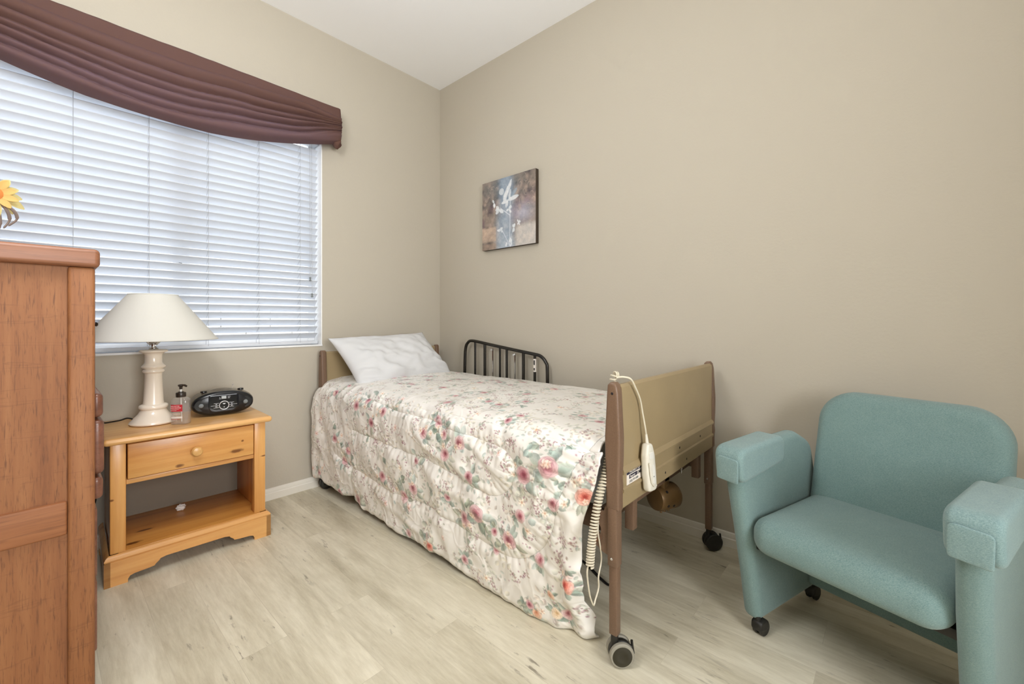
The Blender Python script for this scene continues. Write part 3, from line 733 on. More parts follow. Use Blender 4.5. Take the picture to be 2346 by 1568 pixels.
for (x, z, w_) in ((-.034, .0615, .007), (-.034, .0505, .010), (.034, .0615, .007), (.034, .0505, .008)):
    rb(MB().bx((x-w_/2, RF-.0016, z-.0014), (x+w_/2, RF, z+.0014), .0006), 'button', 'silver')
rb(MB().bx((-.012, RF-.0012, .088), (.010, RF+.002, .102), .0008), 'display', 'lcd')
for (x, z, w_) in ((-.019, .0955, .004), (-.018, .0895, .008), (.0215, .0985, .013), (.0205, .091, .010)):
    rb(MB().bx((x-w_/2, RF-.0012, z-.0011), (x+w_/2, RF+.002, z+.0011), .0004), 'panel_print', 'silver')
for sx in (-1, 1):
    spk = disc(sx*.098, .062, .030, -.078, -.066, 'speaker_grille', 'blackplastic')
    rb(MB().lathe([(.010, 0), (.0105, .003), (.007, .006), (.003, .0068)], 20, mat=Matrix.Translation((sx*.098, -.0775, .062)) @ Matrix.Rotation(PI/2, 4, 'X')), 'speaker_cone', 'tassel', spk)
    rb(MB().lathe([(.014, 0), (.0145, .006), (.013, .009), (.006, .010)], 24, (sx*.083, -.02, .119)), 'top_knob', 'blackplastic')
lid = MB().ball((0, .0, .116), (.062, .055, .018), 28, 10); rb(lid, 'disc_lid', 'greyplastic')
rb(MB().tube([(.045, .055, .10), (.058, .058, .140)], .0016, 6).ball((.058, .058, .141), .003), 'antenna', 'chrome')

# ------------------------------------------------------------------ dresser
DY, DX1, DZ = -1.06, -1.945, 1.182; DX0 = -2.46; DYB = -.12
ds = thing('oak_dresser', 'tall oak dresser with a framed panel side, cropped at the left edge', 'dresser', ((DX0+DX1)/2, (DY+DYB)/2, 0))
MB().box(((DX0+DX1)/2, (DY+DYB)/2, DZ-.0235), (DX1-DX0+.012, DYB-DY+.02, .047), .011, 4).build('top', 'oaktop', ds)
for yy, sg in ((DY, 1), (DYB, -1)):
    MB().bx((DX1-.052, yy, .0), (DX1-.003, yy+sg*.03, DZ-.047), .007, 3).build('stile', 'oak', ds)
    MB().bx((DX0, yy, .0), (DX0+.05, yy+sg*.03, DZ-.047), .007, 3).build('stile', 'oak', ds)
    MB().bx((DX0+.051, yy+sg*.008, .44), (DX1-.0525, yy+sg*.028, .545), .005, 3).build('rail', 'oakh', ds) if sg < 0 else None
    MB().bx((DX0+.045, yy+sg*.016, .05), (DX1-.045, yy+sg*.026, DZ-.047), 0).build('side_panel', 'oak', ds)
MB().bx((DX0+.051, DY+.004, .464), (DX1-.0525, DY+.024, .547), .005, 3).build('rail', 'oakh', ds)
MB().bx((DX0+.002, DY+.03, .03), (DX1-.008, DYB-.03, DZ-.048), 0).build('carcass', 'oakd', ds)
# drawer fronts on the room side; the middle ones are lipped and stand proud
def drawer(z0, z1, out, knobs=True):
    d = MB().bx((DX1-.008, DY+.08, z0), (DX1+out, DYB-.08, z1), min(.012, (z1-z0)*.3), 4).build('drawer', 'oakd', ds)
    if knobs:
        for y in (DY+.22, DYB-.22):
            MB().lathe([(.007, 0), (.007, .012), (.014, .018), (.013, .026), (.005, .029)], 16, mat=Matrix.Translation((DX1+out-.001, y, (z0+z1)/2)) @ Matrix.Rotation(PI/2, 4, 'Y')).build('knob', 'darkknob', d)
drawer(.985, 1.125, .002, False)
drawer(.825, .975, .002, False)
MB().lathe([(.004, 0), (.004, .008), (.007, .012), (.004, .016)], 14, mat=Matrix.Translation((DX1, -.84, .988)) @ Matrix.Rotation(PI/2, 4, 'Y')).build('pull', 'darkknob', ds)
drawer(.735, .800, .018, False); drawer(.580, .728, .020, False); drawer(.512, .572, .018, False)
drawer(.30, .49, .006, False); drawer(.10, .29, .006, False)

# flower on the dresser
fl = thing('artificial_flower', 'yellow and orange artificial flower in a vase on the oak dresser', 'flower', (-2.20, -.70, DZ))
MB().lathe([(.035, 0), (.045, .01), (.05, .04), (.035, .08), (.022, .10), (.027, .112), (.020, .112)], 24, (-2.20, -.70, DZ)).build('vase', 'vase', fl)
fc = Vector((-2.132, -.735, 1.352)); fn = Vector((.25, -.93, .15)).normalized()
fq = fn.to_track_quat('Z', 'Y').to_matrix().to_4x4(); FM = Matrix.Translation(fc) @ fq
MB().tube(catmull([(-2.20, -.70, DZ+.10), (-2.19, -.70, 1.30), (-2.165, -.712, 1.34), fc-fn*.008]), .003, 6).build('stem', 'stem', fl)
MB().lathe([(.018, -.004), (.021, .002), (.015, .008), (.004, .010)], 20, mat=FM).build('flower_centre', 'flowereye', fl)
def petal(L, w, ang, lift, mat, curl=.0):
    n, m = 9, 5; loops = []
    u = np.linspace(0, 1, n)[:, None]*np.ones((1, m)); v = np.linspace(-1, 1, m)[None, :]*np.ones((n, 1))
    wid = w*np.power(np.sin(PI*np.clip(u*.93+.05, 0, 1)), .75); r = .014+L*u
    zz = lift*u*L-curl*u*u*L+.25*wid*v*v
    px, py = r, wid*v
    X = px*math.cos(ang)-py*math.sin(ang); Y = px*math.sin(ang)+py*math.cos(ang)
    P = np.stack([X, Y, zz, np.ones_like(X)], -1) @ np.array(FM).T
    grid_mesh('petal', P[..., 0], P[..., 1], P[..., 2], mat, fl)
for k in range(13): petal(random.uniform(.042, .056), random.uniform(.010, .014), 2*PI*k/13+random.uniform(-.12, .12), random.uniform(-.1, .25), 'petal', random.uniform(.1, .5))
for k in range(10): petal(random.uniform(.026, .036), .009, 2*PI*(k+.5)/10, .55, 'petal2', .2)
for (dx, dz, L) in ((.018, -.045, .05), (.026, -.04, .045), (.008, -.06, .035)):
    p0 = fc+Vector((dx*.4, 0, -.02)); MB().tube(catmull([p0, p0+Vector((dx, -.005, dz*.5)), p0+Vector((dx*1.3, 0, dz*1.1)), p0+Vector((dx*.7, 0, dz*1.1-L*.5))]), [.0035]*8+[.004]*8+[.0025]*8+[.001], 6).build('dried_leaf', 'stem', fl)

# ------------------------------------------------------------------ hospital bed
BXL, BXR = -.938, -.068                                             # outer faces of the end boards
bed = thing('hospital_bed', 'brown metal hospital bed with tan end boards in the corner of the room', 'bed', (-.503, -1.02, 0))
def end_board(yo, sg):
    """yo: outer face y, sg: direction towards the mattress"""
    nm = 'footboard' if sg > 0 else 'headboard'
    # moulded panel: profile in (y, z) swept along x
    z0, z1 = .448, .812
    pr = [(.006, z0), (.001, z0+.006), (.001, .496), (-.004, .500), (-.004, .508), (.0015, .512), (.0015, .548), (-.004, .552), (-.005, .558), (-.002, .565), (.003, .572), (.003, .790), (.004, .804), (.010, .812), (.020, .812), (.027, .804), (.027, z0+.006), (.022, z0)]
    p = MB().loft([[(x, yo+sg*(a-.001), z) for a, z in pr] for x in (BXL+.028, BXR-.028)]).build(nm, 'bedpanel', bed, angle=28.)
    # screw holes
    if sg > 0:
        for x, z in ((-.70, .530), (-.47, .532), (-.25, .530), (-.60, .475), (-.40, .474)): MB().cyl((x, yo-.0006, z), (x, yo+.006, z), .0045, 12).build('screw_hole', 'hole', p)
        for (xa, xb) in ((-.66, -.60), (-.38, -.32)):
            pass
    for x0, so in ((BXL, 1), (BXR, -1)):
        # plastic cheek: wavy profile in (y, z)
        L = [(.0, .452), (.0, .50), (-.002, .52), (.0, .545), (-.003, .60), (-.004, .66), (.0, .73), (.003, .79)]
        out = [(a-.002, z) for a, z in L] + [(.006, .812), (.014, .820), (.026, .820), (.035, .812)] + [(.040-a, z) for a, z in reversed(L)]
        c = MB().slab([(a, z) for a, z in (out if sg < 0 else out)][::-1], .032, .007, lambda a, z, c_: (x0+so*.016+c_, yo+sg*a, z), n=4).build('cheek', 'bedbrown', bed)
        MB().cyl((x0-so*.0006, yo+sg*.018, .788), (x0+so*.003, yo+sg*.018, .788), .0042, 12).build('screw_hole', 'hole', c)
        xc = x0+so*.017
        MB().bx((xc-.0165, yo+sg*.004, .287), (xc+.0165, yo+sg*.034, .456), .003).build('leg_sleeve', 'bedbrown', bed)
        MB().bx((xc-.013, yo+sg*.006, .088), (xc+.013, yo+sg*.031, .30), .003).build('leg', 'bedbrown', bed)
        MB().cyl((xc-so*.018, yo+sg*.02, .31), (xc+so*.018, yo+sg*.02, .31), .004, 10).build('leg_pin', 'chrome', bed)
        caster((xc, yo+sg*.019, .088), x0)
    return p

def caster(p, x0):
    x, y, z = p
    c = MB().cyl((x, y, .048), (x, y, .094), .011, 14)
    ax = Vector((-.72, -.69, 0)) if y < -1 else Vector((-.2, -.97, 0)); ax.normalize(); fw = Vector((-ax.y, ax.x, 0))
    if fw.x < 0: fw = -fw
    wc = Vector((x, y, .036))+fw*.016
    q = ax.to_track_quat('Z', 'Y').to_matrix().to_4x4(); T = Matrix.Translation(wc) @ q
    c.lathe([(.010, -.009), (.028, -.009), (.034, -.006), (.034, .006), (.028, .009), (.010, .009)], 24, mat=T)
    o = c.build('caster', 'rubber', bed)
    for s_ in (-1, 1):
        w_ = MB().lathe([(.022, s_*.010), (.033, s_*.010), (.0358, s_*.013), (.0358, s_*.021), (.033, s_*.024), (.028, s_*.0245)], 32, mat=T).build('wheel', 'greytyre' if y < -1 and x < -.5 else 'rubber', o)
        MB().lathe([(.0285, s_*.020), (.0285, s_*.0247), (.020, s_*.0262), (.014, s_*.0262), (.012, s_*.0255), (.003, s_*.0255)], 28, mat=T).build('wheel_cap', 'hub' if x < -.5 else 'rubber', o)
    bk = wc+fw*.036+Vector((0, 0, .012))
    MB().tube([wc+fw*.02+Vector((0, 0, .018)), bk], .004, 8).tube([bk+Vector((0, 0, .018))-fw*.002, bk, bk+Vector((0, 0, -.02))+fw*.003], .004, 8).build('brake_pedal', 'rubber', o)
end_board(-2.0, 1); end_board(-.045, -1)
# frame under the mattress
fr = MB()
for x in (-.885, -.121): fr.bx((x-.018, -1.93, .36), (x+.018, -.10, .42), .003)
for y in (-1.90, -1.30, -.70, -.13): fr.bx((-.87, y-.02, .365), (-.136, y+.02, .40), .003)
fr.bx((-.80, -1.86, .425), (-.21, -.14, .440), .002)
fr.build('bed_frame', 'bedbrown', bed)
MB().bx((-.868, -1.93, .20), (-.80, -1.925, .36), 0).build('frame_plate', 'bedbrown', bed) if False else None
# drop brackets below the footboard
for x in (-.775, -.180): MB().bx((x-.016, -1.975, .335), (x+.014, -1.945, .452), .003).build('drop_bracket', 'bedbrown', bed)
# hook plate on the near leg
hk = [(0, .455), (-.012, .455), (-.016, .44), (-.030, .436), (-.038, .452), (-.052, .452), (-.056, .435), (-.050, .415), (-.036, .405), (-.026, .385), (-.028, .365), (-.040, .372), (-.054, .376), (-.057, .352), (-.045, .332), (-.022, .318), (0, .312)]
hp = MB().loft([[(x, -1.968-a, z) for a, z in hk] for x in (-.931, -.925)]).build('hook_plate', 'bedbrown', bed, smooth=False)
for z in (.425, .352): MB().cyl((-.94, -1.932, z), (-.90, -1.932, z), .0085, 6).build('bolt', 'bolt', hp)
# gear housing hanging from the foot end
ga = Vector((.93, -.36, 0)).normalized(); gc = Vector((-.372, -1.905, .298)); gq = ga.to_track_quat('Z', 'Y').to_matrix().to_4x4()
gb = MB().lathe([(.030, -.060), (.044, -.056), (.049, -.045), (.050, .020), (.050, .040), (.047, .044), (.040, .044), (.038, .020), (.01, .018)], 36, mat=Matrix.Translation(gc) @ gq)
gb.box((gc.x-.015, gc.y, gc.z+.075), (.05, .03, .09), .006)
g = gb.build('gear_housing', 'gear', bed)
hb = MB(); cam = Vector((-.82, -.55, .1)).normalized()
for (s_, a_) in ((-.028, .75), (-.030, -.35), (.0, -.45)):
    up = Vector((0, 0, 1)); nrm = (Vector((-.36, -.93, 0)).normalized()*math.cos(a_)+up*math.sin(a_)).normalized()
    p = gc+ga*s_+nrm*.0475; hb.cyl(p, p+nrm*.004, .0055, 12)
hb.build('housing_hole', 'hole', g)
nubs = MB()
for s_ in (-.03, -.012, .008): nubs.ball(tuple(gc+ga*s_+Vector((-.01, -.01, -.049))), .006, 10, 6)
nubs.build('housing_lug', 'gear', g)
MB().tube([(-.365, -1.955, .455), (-.322, -1.955, .452), (-.335, -1.955, .39), (-.365, -1.955, .455)], .0016, 6).build('wire_clip', 'chrome', bed)
# side rail against the wall
RX = -.050
sr = [(RX, -.338, .45), (RX, -.345, .70), (RX, -.352, .800), (RX, -.375, .842), (RX, -.425, .858), (RX, -.60, .838), (RX, -.80, .814), (RX, -.96, .796), (RX, -1.02, .785), (RX, -1.058, .752), (RX, -1.07, .70), (RX, -1.07, .45)]
ra = MB().tube(catmull(sr, 6), .0105, 12)
def rail_z(y): return .858+(y+.425)*(.796-.858)/(-.96+.425)
for y, r in ((-.450, .0075), (-.545, .010), (-.685, .0075), (-.745, .0085), (-.885, .010), (-.975, .0085)):
    ra.tube([(RX, y, .45), (RX, y, rail_z(y)-.004)], r, 10)
rail = ra.build('side_rail', 'blackrail', bed)
for y in (-.62, -.815): MB().tube([(RX, y, .46), (RX, y, rail_z(y)-.022)], .0042, 8).cyl((RX-.004, y, rail_z(y)-.03), (RX-.016, y, rail_z(y)-.03), .006, 8).build('rail_rod', 'chrome', rail)
st = MB().cyl((RX, -.975, .688), (RX, -.975, .768), .0092, 14).build('rail_label', 'whitelabel', rail)
for (dz, hh, a) in ((.745, .028, .0), (.706, .014, .05)): MB().bx((RX-.0102, -.979-.003, dz-hh/2), (RX-.0085, -.974, dz+hh/2), 0).build('label_print', 'black_ink', rail)
# property sticker on the footboard
SY = -1.9985
stx0, stx1, stz0, stz1 = -.884, -.782, .512, .5465
FBY = -2.0-.0005
stk = MB().bx((stx0, FBY-.0006, .5125), (stx1, FBY+.002, .5545), 0).build('property_sticker', 'whitelabel', bed)
stk['label'] = 'white property sticker with a navy header'
MB().bx((stx0, FBY-.0010, .5425), (stx1, FBY, .5545), 0).build('sticker_header', 'navy', stk)
MB().bx((stx0+.014, FBY-.0010, .5285), (stx0+.066, FBY, .5395), 0).build('sticker_logo', 'navy', stk)
def stext(txt, size, x, z, mat, sx=1.):
    me = text_mesh('sticker_text', txt, size, mat, Matrix.Translation((x, FBY-.0013, z)) @ Matrix.Rotation(PI/2, 4, 'X'), stk, .0001, .0001, sx)
    link('sticker_text', me, mat, stk, False)
stext('PROPERTY OF', .0105, stx0+.015, .5450, 'whitelabel', 1.05)
stext('Regency', .0095, stx0+.018, .5312, 'whitelabel', 1.05); stext('DME', .0135, stx0+.068, .5290, 'black_ink', .95)
stext('(562) 777-1888', .0085, stx0+.014, .5175, 'tassel', 1.1)

# mattress
mt = MB().slab(rrect(.80, 1.80, .06, 6, -.505, -1.02), .165, .04, lambda a, b_, c: (a, b_, .523+c), dome=.005).build('mattress', 'mattress')
tag(mt, 'grey mattress on the bed, glimpsed behind the foot corner of the comforter', 'mattress')

# ------------------------------------------------------------------ comforter
ROSES=[(-1.129,.108,.0192),(-1.208,.053,.0187),(-1.358,.102,.0211),(-1.272,.164,.0218),(-1.672,.15,.026),(-1.766,.1,.0263),(-1.882,.159,.022),(-1.378,.389,.0244),(-1.45,.346,.0271),(-1.607,.388,.0237),(-1.531,.456,.0131),(-1.147,.575,.0172),(-1.796,.209,.0173),(-1.382,-.173,.0146),(-1.698,-.422,.012),(-.289,.028,.0203),(-.641,.03,.0182),(-.79,.067,.0195),(-.699,.133,.0201),(-.35,.272,.0199),(-.472,.314,.0168),(-.419,.38,.0195),(-.797,.371,.0216),(-1.045,.361,.0218),(-.963,.42,.0245),(-.531,.56,.0259),(-.554,.07,.0211),(-.13,.505,.0159),(-1.862,.448,.0166),(-1.704,.608,.0151),(-1.779,.578,.0145),(-1.775,.515,.0117),(-1.681,.585,.0122),(-1.571,-.089,.0139),(-1.589,-.621,.018),(-.911,-.258,.0168),(-.666,-.233,.0161),(-.942,-.483,.0178),(-1.063,-.7,.0178),(-1.362,-.578,.0176),(-1.102,-.181,.0145)]
LEAVES=[(-1.718,.043,.0357),(-1.78,.058,.0311),(-1.652,.1,.0331),(-1.69,.07,.0289),(-1.225,.105,.0397),(-1.191,.084,.0313),(-1.261,.107,.0305),(-.868,.039,.0302),(-.831,.279,.0357),(-.973,.335,.0339),(-.946,.362,.0294),(-1.426,.312,.0326),(-1.484,.375,.0318),(-1.529,.368,.0311),(-1.55,.415,.0308),(-1.473,.402,.0279),(-1.797,.137,.024),(-1.839,.194,.0235),(-1.745,.157,.0211),(-1.402,.319,.0288),(-.653,.21,.027),(-.33,.221,.0298),(-.405,.302,.0291),(-1.662,.604,.033),(-1.69,.605,.0289),(-1.642,.59,.0296),(-1.871,.396,.0198),(-1.839,.442,.0168),(-1.78,.557,.0173),(-1.39,.479,.0248),(-1.117,.557,.0276),(-1.096,.546,.0278),(-1.177,.015,.027),(-1.28,.048,.0265),(-1.491,-.199,.0256),(-1.449,-.221,.0222),(-1.814,.024,.0238)]
SPRIGS=[(-1.623,.047),(-1.736,.004),(-1.754,.022),(-1.518,.067),(-1.592,.121),(-1.871,.099),(-1.886,.115),(-1.822,.307),(-1.772,.283),(-1.603,.231),(-1.642,.295),(-1.572,.332),(-1.855,.069),(-1.301,.228),(-1.261,.272),(-1.603,.503),(-1.496,.577),(-1.855,.416),(-1.831,.412),(-1.871,.528),(-1.822,.578),(-1.426,.589),(-.715,.198),(-.973,.151),(-1.071,.058),(-.793,.473),(-.973,.481),(-1.117,.52),(-.868,.392),(-.453,.407),(-.355,.501),(-.674,.077),(-.522,.054),(-1.191,.022),(-1.275,.07),(-1.039,.423),(-1.681,.232),(-1.736,.237),(-1.88,.057),(-1.45,0.),(-1.592,.054)]
SEAMS=[[(-.615,.009),(-.886,.043),(-1.039,.046),(-1.162,.048),(-1.301,.065),(-1.438,.074),(-1.529,.08),(-1.592,.095),(-1.619,.122),(-1.625,.158),(-1.611,.199),(-1.582,.234),(-1.54,.258),(-1.496,.264),(-1.438,.257),(-1.353,.246),(-1.247,.232),(-1.147,.219),(-1.006,.218),(-.793,.215),(-.653,.21),(-.50,.205)],
[(-1.888,-.80),(-1.888,-.30),(-1.886,-.12),(-1.880,-.04),(-1.868,.0),(-1.855,.025),(-1.842,.056),(-1.826,.117),(-1.814,.167),(-1.802,.232),(-1.794,.282),(-1.779,.322),(-1.751,.362),(-1.709,.403),(-1.662,.437),(-1.613,.454),(-1.561,.458),(-1.496,.453),(-1.415,.443),(-1.327,.434),(-1.147,.419),(-1.055,.418),(-.904,.430),(-.755,.431),(-.589,.409),(-.453,.396),(-.33,.364)]]
HEM=[(-.03,.10),(-.10,.094),(-.17,.074),(-.27,.074),(-.365,.056),(-.45,.070),(-.475,.078),(-.482,.050),(-.56,.032),(-.67,.036),(-.745,.028),(-.87,.022),(-.99,.028),(-1.10,.028),(-1.206,.034),(-1.297,.026),(-1.374,.010),(-1.514,.008),(-1.60,.006),(-1.95,.006)]

def comforter():
    Y0, Y1 = -.055, -1.900; TOPW = .835; ZE = .635; XE = -.957; RC = .075
    ny = 820; s_top = np.linspace(-TOPW, 0, 340)[:-1]; s_side = np.linspace(0, 1, 300)
    yv = np.linspace(Y0, Y1, ny)
    Yg = yv[:, None]
    hem = np.interp(-yv, [-h[0] for h in HEM], [h[1] for h in HEM])[:, None]
    L = ZE-hem
    # S metric coordinate per vertex (top negative, side positive)
    Sg = np.concatenate([np.repeat(s_top[None], ny, 0), L*s_side[None]], 1)
    Yg = np.repeat(Yg, Sg.shape[1], 1)
    Lg = np.repeat(L, Sg.shape[1], 1)
    X = np.where(Sg < 0, XE-Sg, XE); Z = np.where(Sg < 0, ZE, ZE-Sg)
    # gentle crown on the bed, tuck at the wall edge, rolled near edge
    top = np.clip(-Sg/TOPW, 0, 1)
    crown = .030*np.power(np.sin(PI*np.clip(top*.92, 0, 1)), .7)
    Z = Z+np.where(Sg < 0, crown, 0)
    tuck = np.clip((top-.94)/.06, 0, 1); Z = Z-.07*tuck**2
    # rounded corner
    d = np.abs(Sg)/RC; rc = np.clip(1-d, 0, 1)
    X = X+.5*RC*rc**2*.58; Z = Z-.5*RC*rc**2*.58
    NX = np.where(Sg < 0, -np.power(rc, 1.2)*.7, -1+.3*rc); NZ = np.sqrt(np.clip(1-NX**2, 0, 1))
    # side hang: belly out and flare near the foot corner
    sd = np.clip(Sg/np.maximum(Lg, .1), 0, 1)
    foot = np.clip((-Yg-1.45)/.45, 0, 1); headk = np.clip((.5+Yg)/.45, 0, 1)
    X = X+np.where(Sg > 0, -.012*np.sin(PI*sd)+.020*sd*(1-headk)*(1-foot)+.055*foot**2*sd**1.3-.01*headk*sd, 0)
    # head end dips at the corner
    Z = Z-.022*np.clip((Yg+.16)/.11, 0, 1)**2*np.clip(1+Sg/.16, 0, 1)
    # foot edge: pulled in, then a toe that kicks out at the floor
    ke = np.clip((-Yg-1.72)/.18, 0, 1)
    shift = np.interp(sd, [0, .08, .2, .38, .62, .80, .885, 1.], [-.050, -.054, -.034, .004, .020, .026, .006, .006])
    Yn = Yg+np.where(Sg > 0, shift*ke, -.038*ke)
    X = X+np.where(Sg > 0, .034*ke**1.2*np.interp(sd, [0, .79, .885, 1], [0, 0., 1., 1.]), 0)
    # quilting
    P = np.stack([Yg.ravel(), Sg.ravel()], 1).astype(np.float32); dist = np.full(len(P), 9., np.float32); along = np.zeros(len(P), np.float32)
    acc = 0.
    for q in SEAMS:
        q = [tuple(v)[:2] for v in catmull([(a, b_, 0) for a, b_ in q], 3)]
        for (a, b_) in zip(q[:-1], q[1:]):
            A = np.array(a, np.float32); Bv = np.array(b_, np.float32); dv = Bv-A; l2 = float(dv @ dv)+1e-9
            tt = np.clip(((P-A) @ dv)/l2, 0, 1); dd = np.hypot(P[:, 0]-A[0]-tt*dv[0], P[:, 1]-A[1]-tt*dv[1])
            m = dd < dist; dist[m] = dd[m]; along[m] = acc+tt[m]*math.sqrt(l2); acc += math.sqrt(l2)
    dist = dist.reshape(Yg.shape); along = along.reshape(Yg.shape)
    sidew = np.clip((Sg+.10)/.14, 0, 1)
    puff = .016*(1-np.exp(-dist/.028))
    puck = .0022*np.sin(along*2*PI/.031+5*vnoise(Yg*14, Sg*14, 3))*np.exp(-dist/.032)*(1-np.exp(-dist/.008))
    n1 = vnoise(Yg*9, Sg*7, 1)-.5; n2 = vnoise(Yg*22+Sg*9, Sg*15, 2)-.5; n3 = vnoise(Yg*48, Sg*26-Yg*14, 4)-.5
    # soft drape wrinkles: ridges along wandering diagonals
    ph = Yg*26+Sg*10+5*vnoise(Yg*4, Sg*4, 7); wr = np.power(.5+.5*np.sin(ph), 3)*vnoise(Yg*6, Sg*6, 8)
    ph2 = Yg*60-Sg*22+6*vnoise(Yg*6, Sg*5, 9); wr2 = np.power(.5+.5*np.sin(ph2), 4)*np.clip(vnoise(Yg*7+3, Sg*7, 10)-.4, 0, 1)*2
    def rid(a_, sd_): return 1-np.abs(2*vnoise(a_[0], a_[1], sd_)-1)
    crk = .0042*np.power(rid((Yg*13+Sg*5, Sg*10-Yg*4), 31), 11)*vnoise(Yg*5, Sg*5, 33)+.0040*np.power(rid((Yg*8-Sg*9, Sg*13+Yg*7), 32), 12)*vnoise(Yg*5+9, Sg*5, 34)-.001
    ph3 = Sg*55+Yg*18+6*vnoise(Yg*5, Sg*8, 12); wr3 = np.power(.5+.5*np.sin(ph3), 3)*np.clip(vnoise(Yg*5+7, Sg*5, 13)-.45, 0, 1)*2.2
    hb_ = puff+puck+.018*n1+.008*n2+.003*n3+(.006*wr+.007*wr2)*(.35+.65*sidew)+.010*wr3*sidew+crk*(.3+.7*sidew)
    amp = np.where(Sg < 0, .45+.55*sidew, 1.)
    # vertical folds near the foot corner
    vf = .016*np.sin(Yg*2*PI/.085+2*vnoise(Yg*3, Sg*3, 20))*foot*np.clip((Sg-.12)/.3, 0, 1)*ke
    # deep vertical tuck near the head
    vt = -.02*np.exp(-((Yg+.475+.06*(.5-Sg))/.012)**2)*np.clip((Sg-.28)/.1, 0, 1)
    hh = hb_*amp+vf+vt-.012
    X = X+NX*hh; Zd = Z+NZ*hh
    Zd = np.where(Sg > 0, np.maximum(Zd, .004), Zd)
    X = np.minimum(X, -.078)
    # thickness look at the hem: roll under
    roll = np.clip((sd-.965)/.035, 0, 1)*(Sg > 0); X = X+.010*roll**2
    # ---------------- print
    R = np.random.default_rng(5); C = np.zeros(Yg.shape+(3,)); C[:] = (231, 228, 223)
    C += ((vnoise(Yg*12, Sg*12, 40)-.5)*6)[..., None]
    bb_y = yv; Scol = Sg
    def region(y, s, r):
        i0 = np.searchsorted(-yv, -(y+r)); i1 = np.searchsorted(-yv, -(y-r))
        if i1 <= i0: return None
        row = Sg[(i0+i1)//2 if (i0+i1)//2 < ny else ny-1]
        j = np.where((row > s-r*1.4) & (row < s+r*1.4))[0]
        if len(j) < 2: return None
        return slice(i0, i1), slice(j[0], j[-1]+1)
    def blend(sl, al, col):
        al = np.clip(al, 0, 1)[..., None]; C[sl] = C[sl]*(1-al)+col*al
    def leaf(y, s, L_, w, ang, col, al=.8):
        sl = region(y, s, L_*1.1)
        if not sl: return
        lx = -(Yg[sl]-y); ly = Sg[sl]-s; a_ = lx*math.cos(ang)+ly*math.sin(ang); b_ = -lx*math.sin(ang)+ly*math.cos(ang)
        tt = a_/L_; ww = w*np.power(np.clip(np.sin(PI*np.clip(tt, 0, 1)), 0, 1), .8)
        m = np.clip((ww-np.abs(b_))/.0013, 0, 1)*((tt > 0) & (tt < 1))
        vein = np.clip(1-np.abs(b_)/.0012, 0, 1)*.4+.18*(np.sin((tt*9+np.abs(b_)/w*2)*PI) > .4)
        c = np.array(col)[None, None]*(1-.30*np.clip(b_/np.maximum(w, 1e-4), -1, 1))[..., None]+vein[..., None]*26
        blend(sl, m*al, c)
    GREENS = [(134, 150, 140), (152, 166, 156), (160, 178, 172), (150, 156, 138), (172, 175, 158), (122, 138, 128), (162, 176, 170)]
    def rose(y, s, r, pal=None):
        for k in range(R.integers(5, 9)):
            a = R.uniform(0, 6.28); g_ = GREENS[R.integers(len(GREENS))]
            leaf(y-math.cos(a)*r*.55, s+math.sin(a)*r*.55, r*R.uniform(1.2, 2.1), r*R.uniform(.3, .5), a, g_, R.uniform(.45, .75))
        sl = region(y, s, r*1.3)
        if not sl: return
        lx = -(Yg[sl]-y); ly = (Sg[sl]-s); rr = np.hypot(lx, ly)/r; p0 = R.uniform(0, 6.28)
        pal = pal or [((138, 62, 78), (196, 138, 146), (230, 205, 204)), ((146, 72, 86), (204, 150, 155), (233, 212, 210)), ((162, 90, 100), (210, 162, 166), (235, 217, 215))][R.integers(3)]
        c0, c1, c2 = [np.array(v, float) for v in pal]
        tilt = R.uniform(-.22, .22), R.uniform(-.3, .05)             # the heart sits off centre
        for k_, (rho, n_) in enumerate(((1.0, 6), (.84, 5), (.68, 5), (.52, 4), (.38, 3), (.26, 3))):
            f_ = k_/5.; base = c2*(1-f_)+c1*f_ if f_ < .6 else c1*(1-(f_-.6)*2)+c0*((f_-.6)*2)
            dark = c1*(1-f_)+c0*f_
            ox, oy = tilt[0]*f_*r, tilt[1]*f_*r; a0 = p0+k_*.63
            order = list(range(n_)); R.shuffle(order)
            for q in order:
                a = a0+2*PI*q/n_+R.normal(0, .12); off = rho*r*.50; pr_ = rho*r*R.uniform(.50, .60)
                qx, qy = lx-ox-off*math.cos(a), ly-oy-off*math.sin(a)
                ra = qx*math.cos(a)+qy*math.sin(a); rb_ = -qx*math.sin(a)+qy*math.cos(a)
                t_ = np.hypot(ra/(pr_*.92), rb_/(pr_*1.12))
                g_ = np.clip(.5+.5*ra/pr_, 0, 1)[..., None]          # pale at the rim, deep at the base
                col = dark*(1-g_)+base*g_+6*(g_-.5)
                rim = np.clip((t_-.80)/.16, 0, 1)[..., None]; col = col*(1-.26*rim)+np.array((150., 84, 96))*(.10*rim)
                blend(sl, np.clip((1-t_)/.10, 0, 1)*.92, col)
        h_ = np.hypot(lx-tilt[0]*r, ly-tilt[1]*r)/(r*.20); blend(sl, np.clip((1-h_)/.4, 0, 1)*.75, c0*.9)
    def dot(y, s, r, col, al=.8):
        sl = region(y, s, max(r*1.6, .006))
        if not sl: return
        rr = np.hypot(Yg[sl]-y, Sg[sl]-s)/r; blend(sl, np.clip((1-rr)/.35, 0, 1)*al, np.array(col, float))
    MAUVE = [(178, 146, 158), (160, 126, 138), (198, 168, 176), (168, 138, 132), (152, 118, 128), (208, 180, 184)]
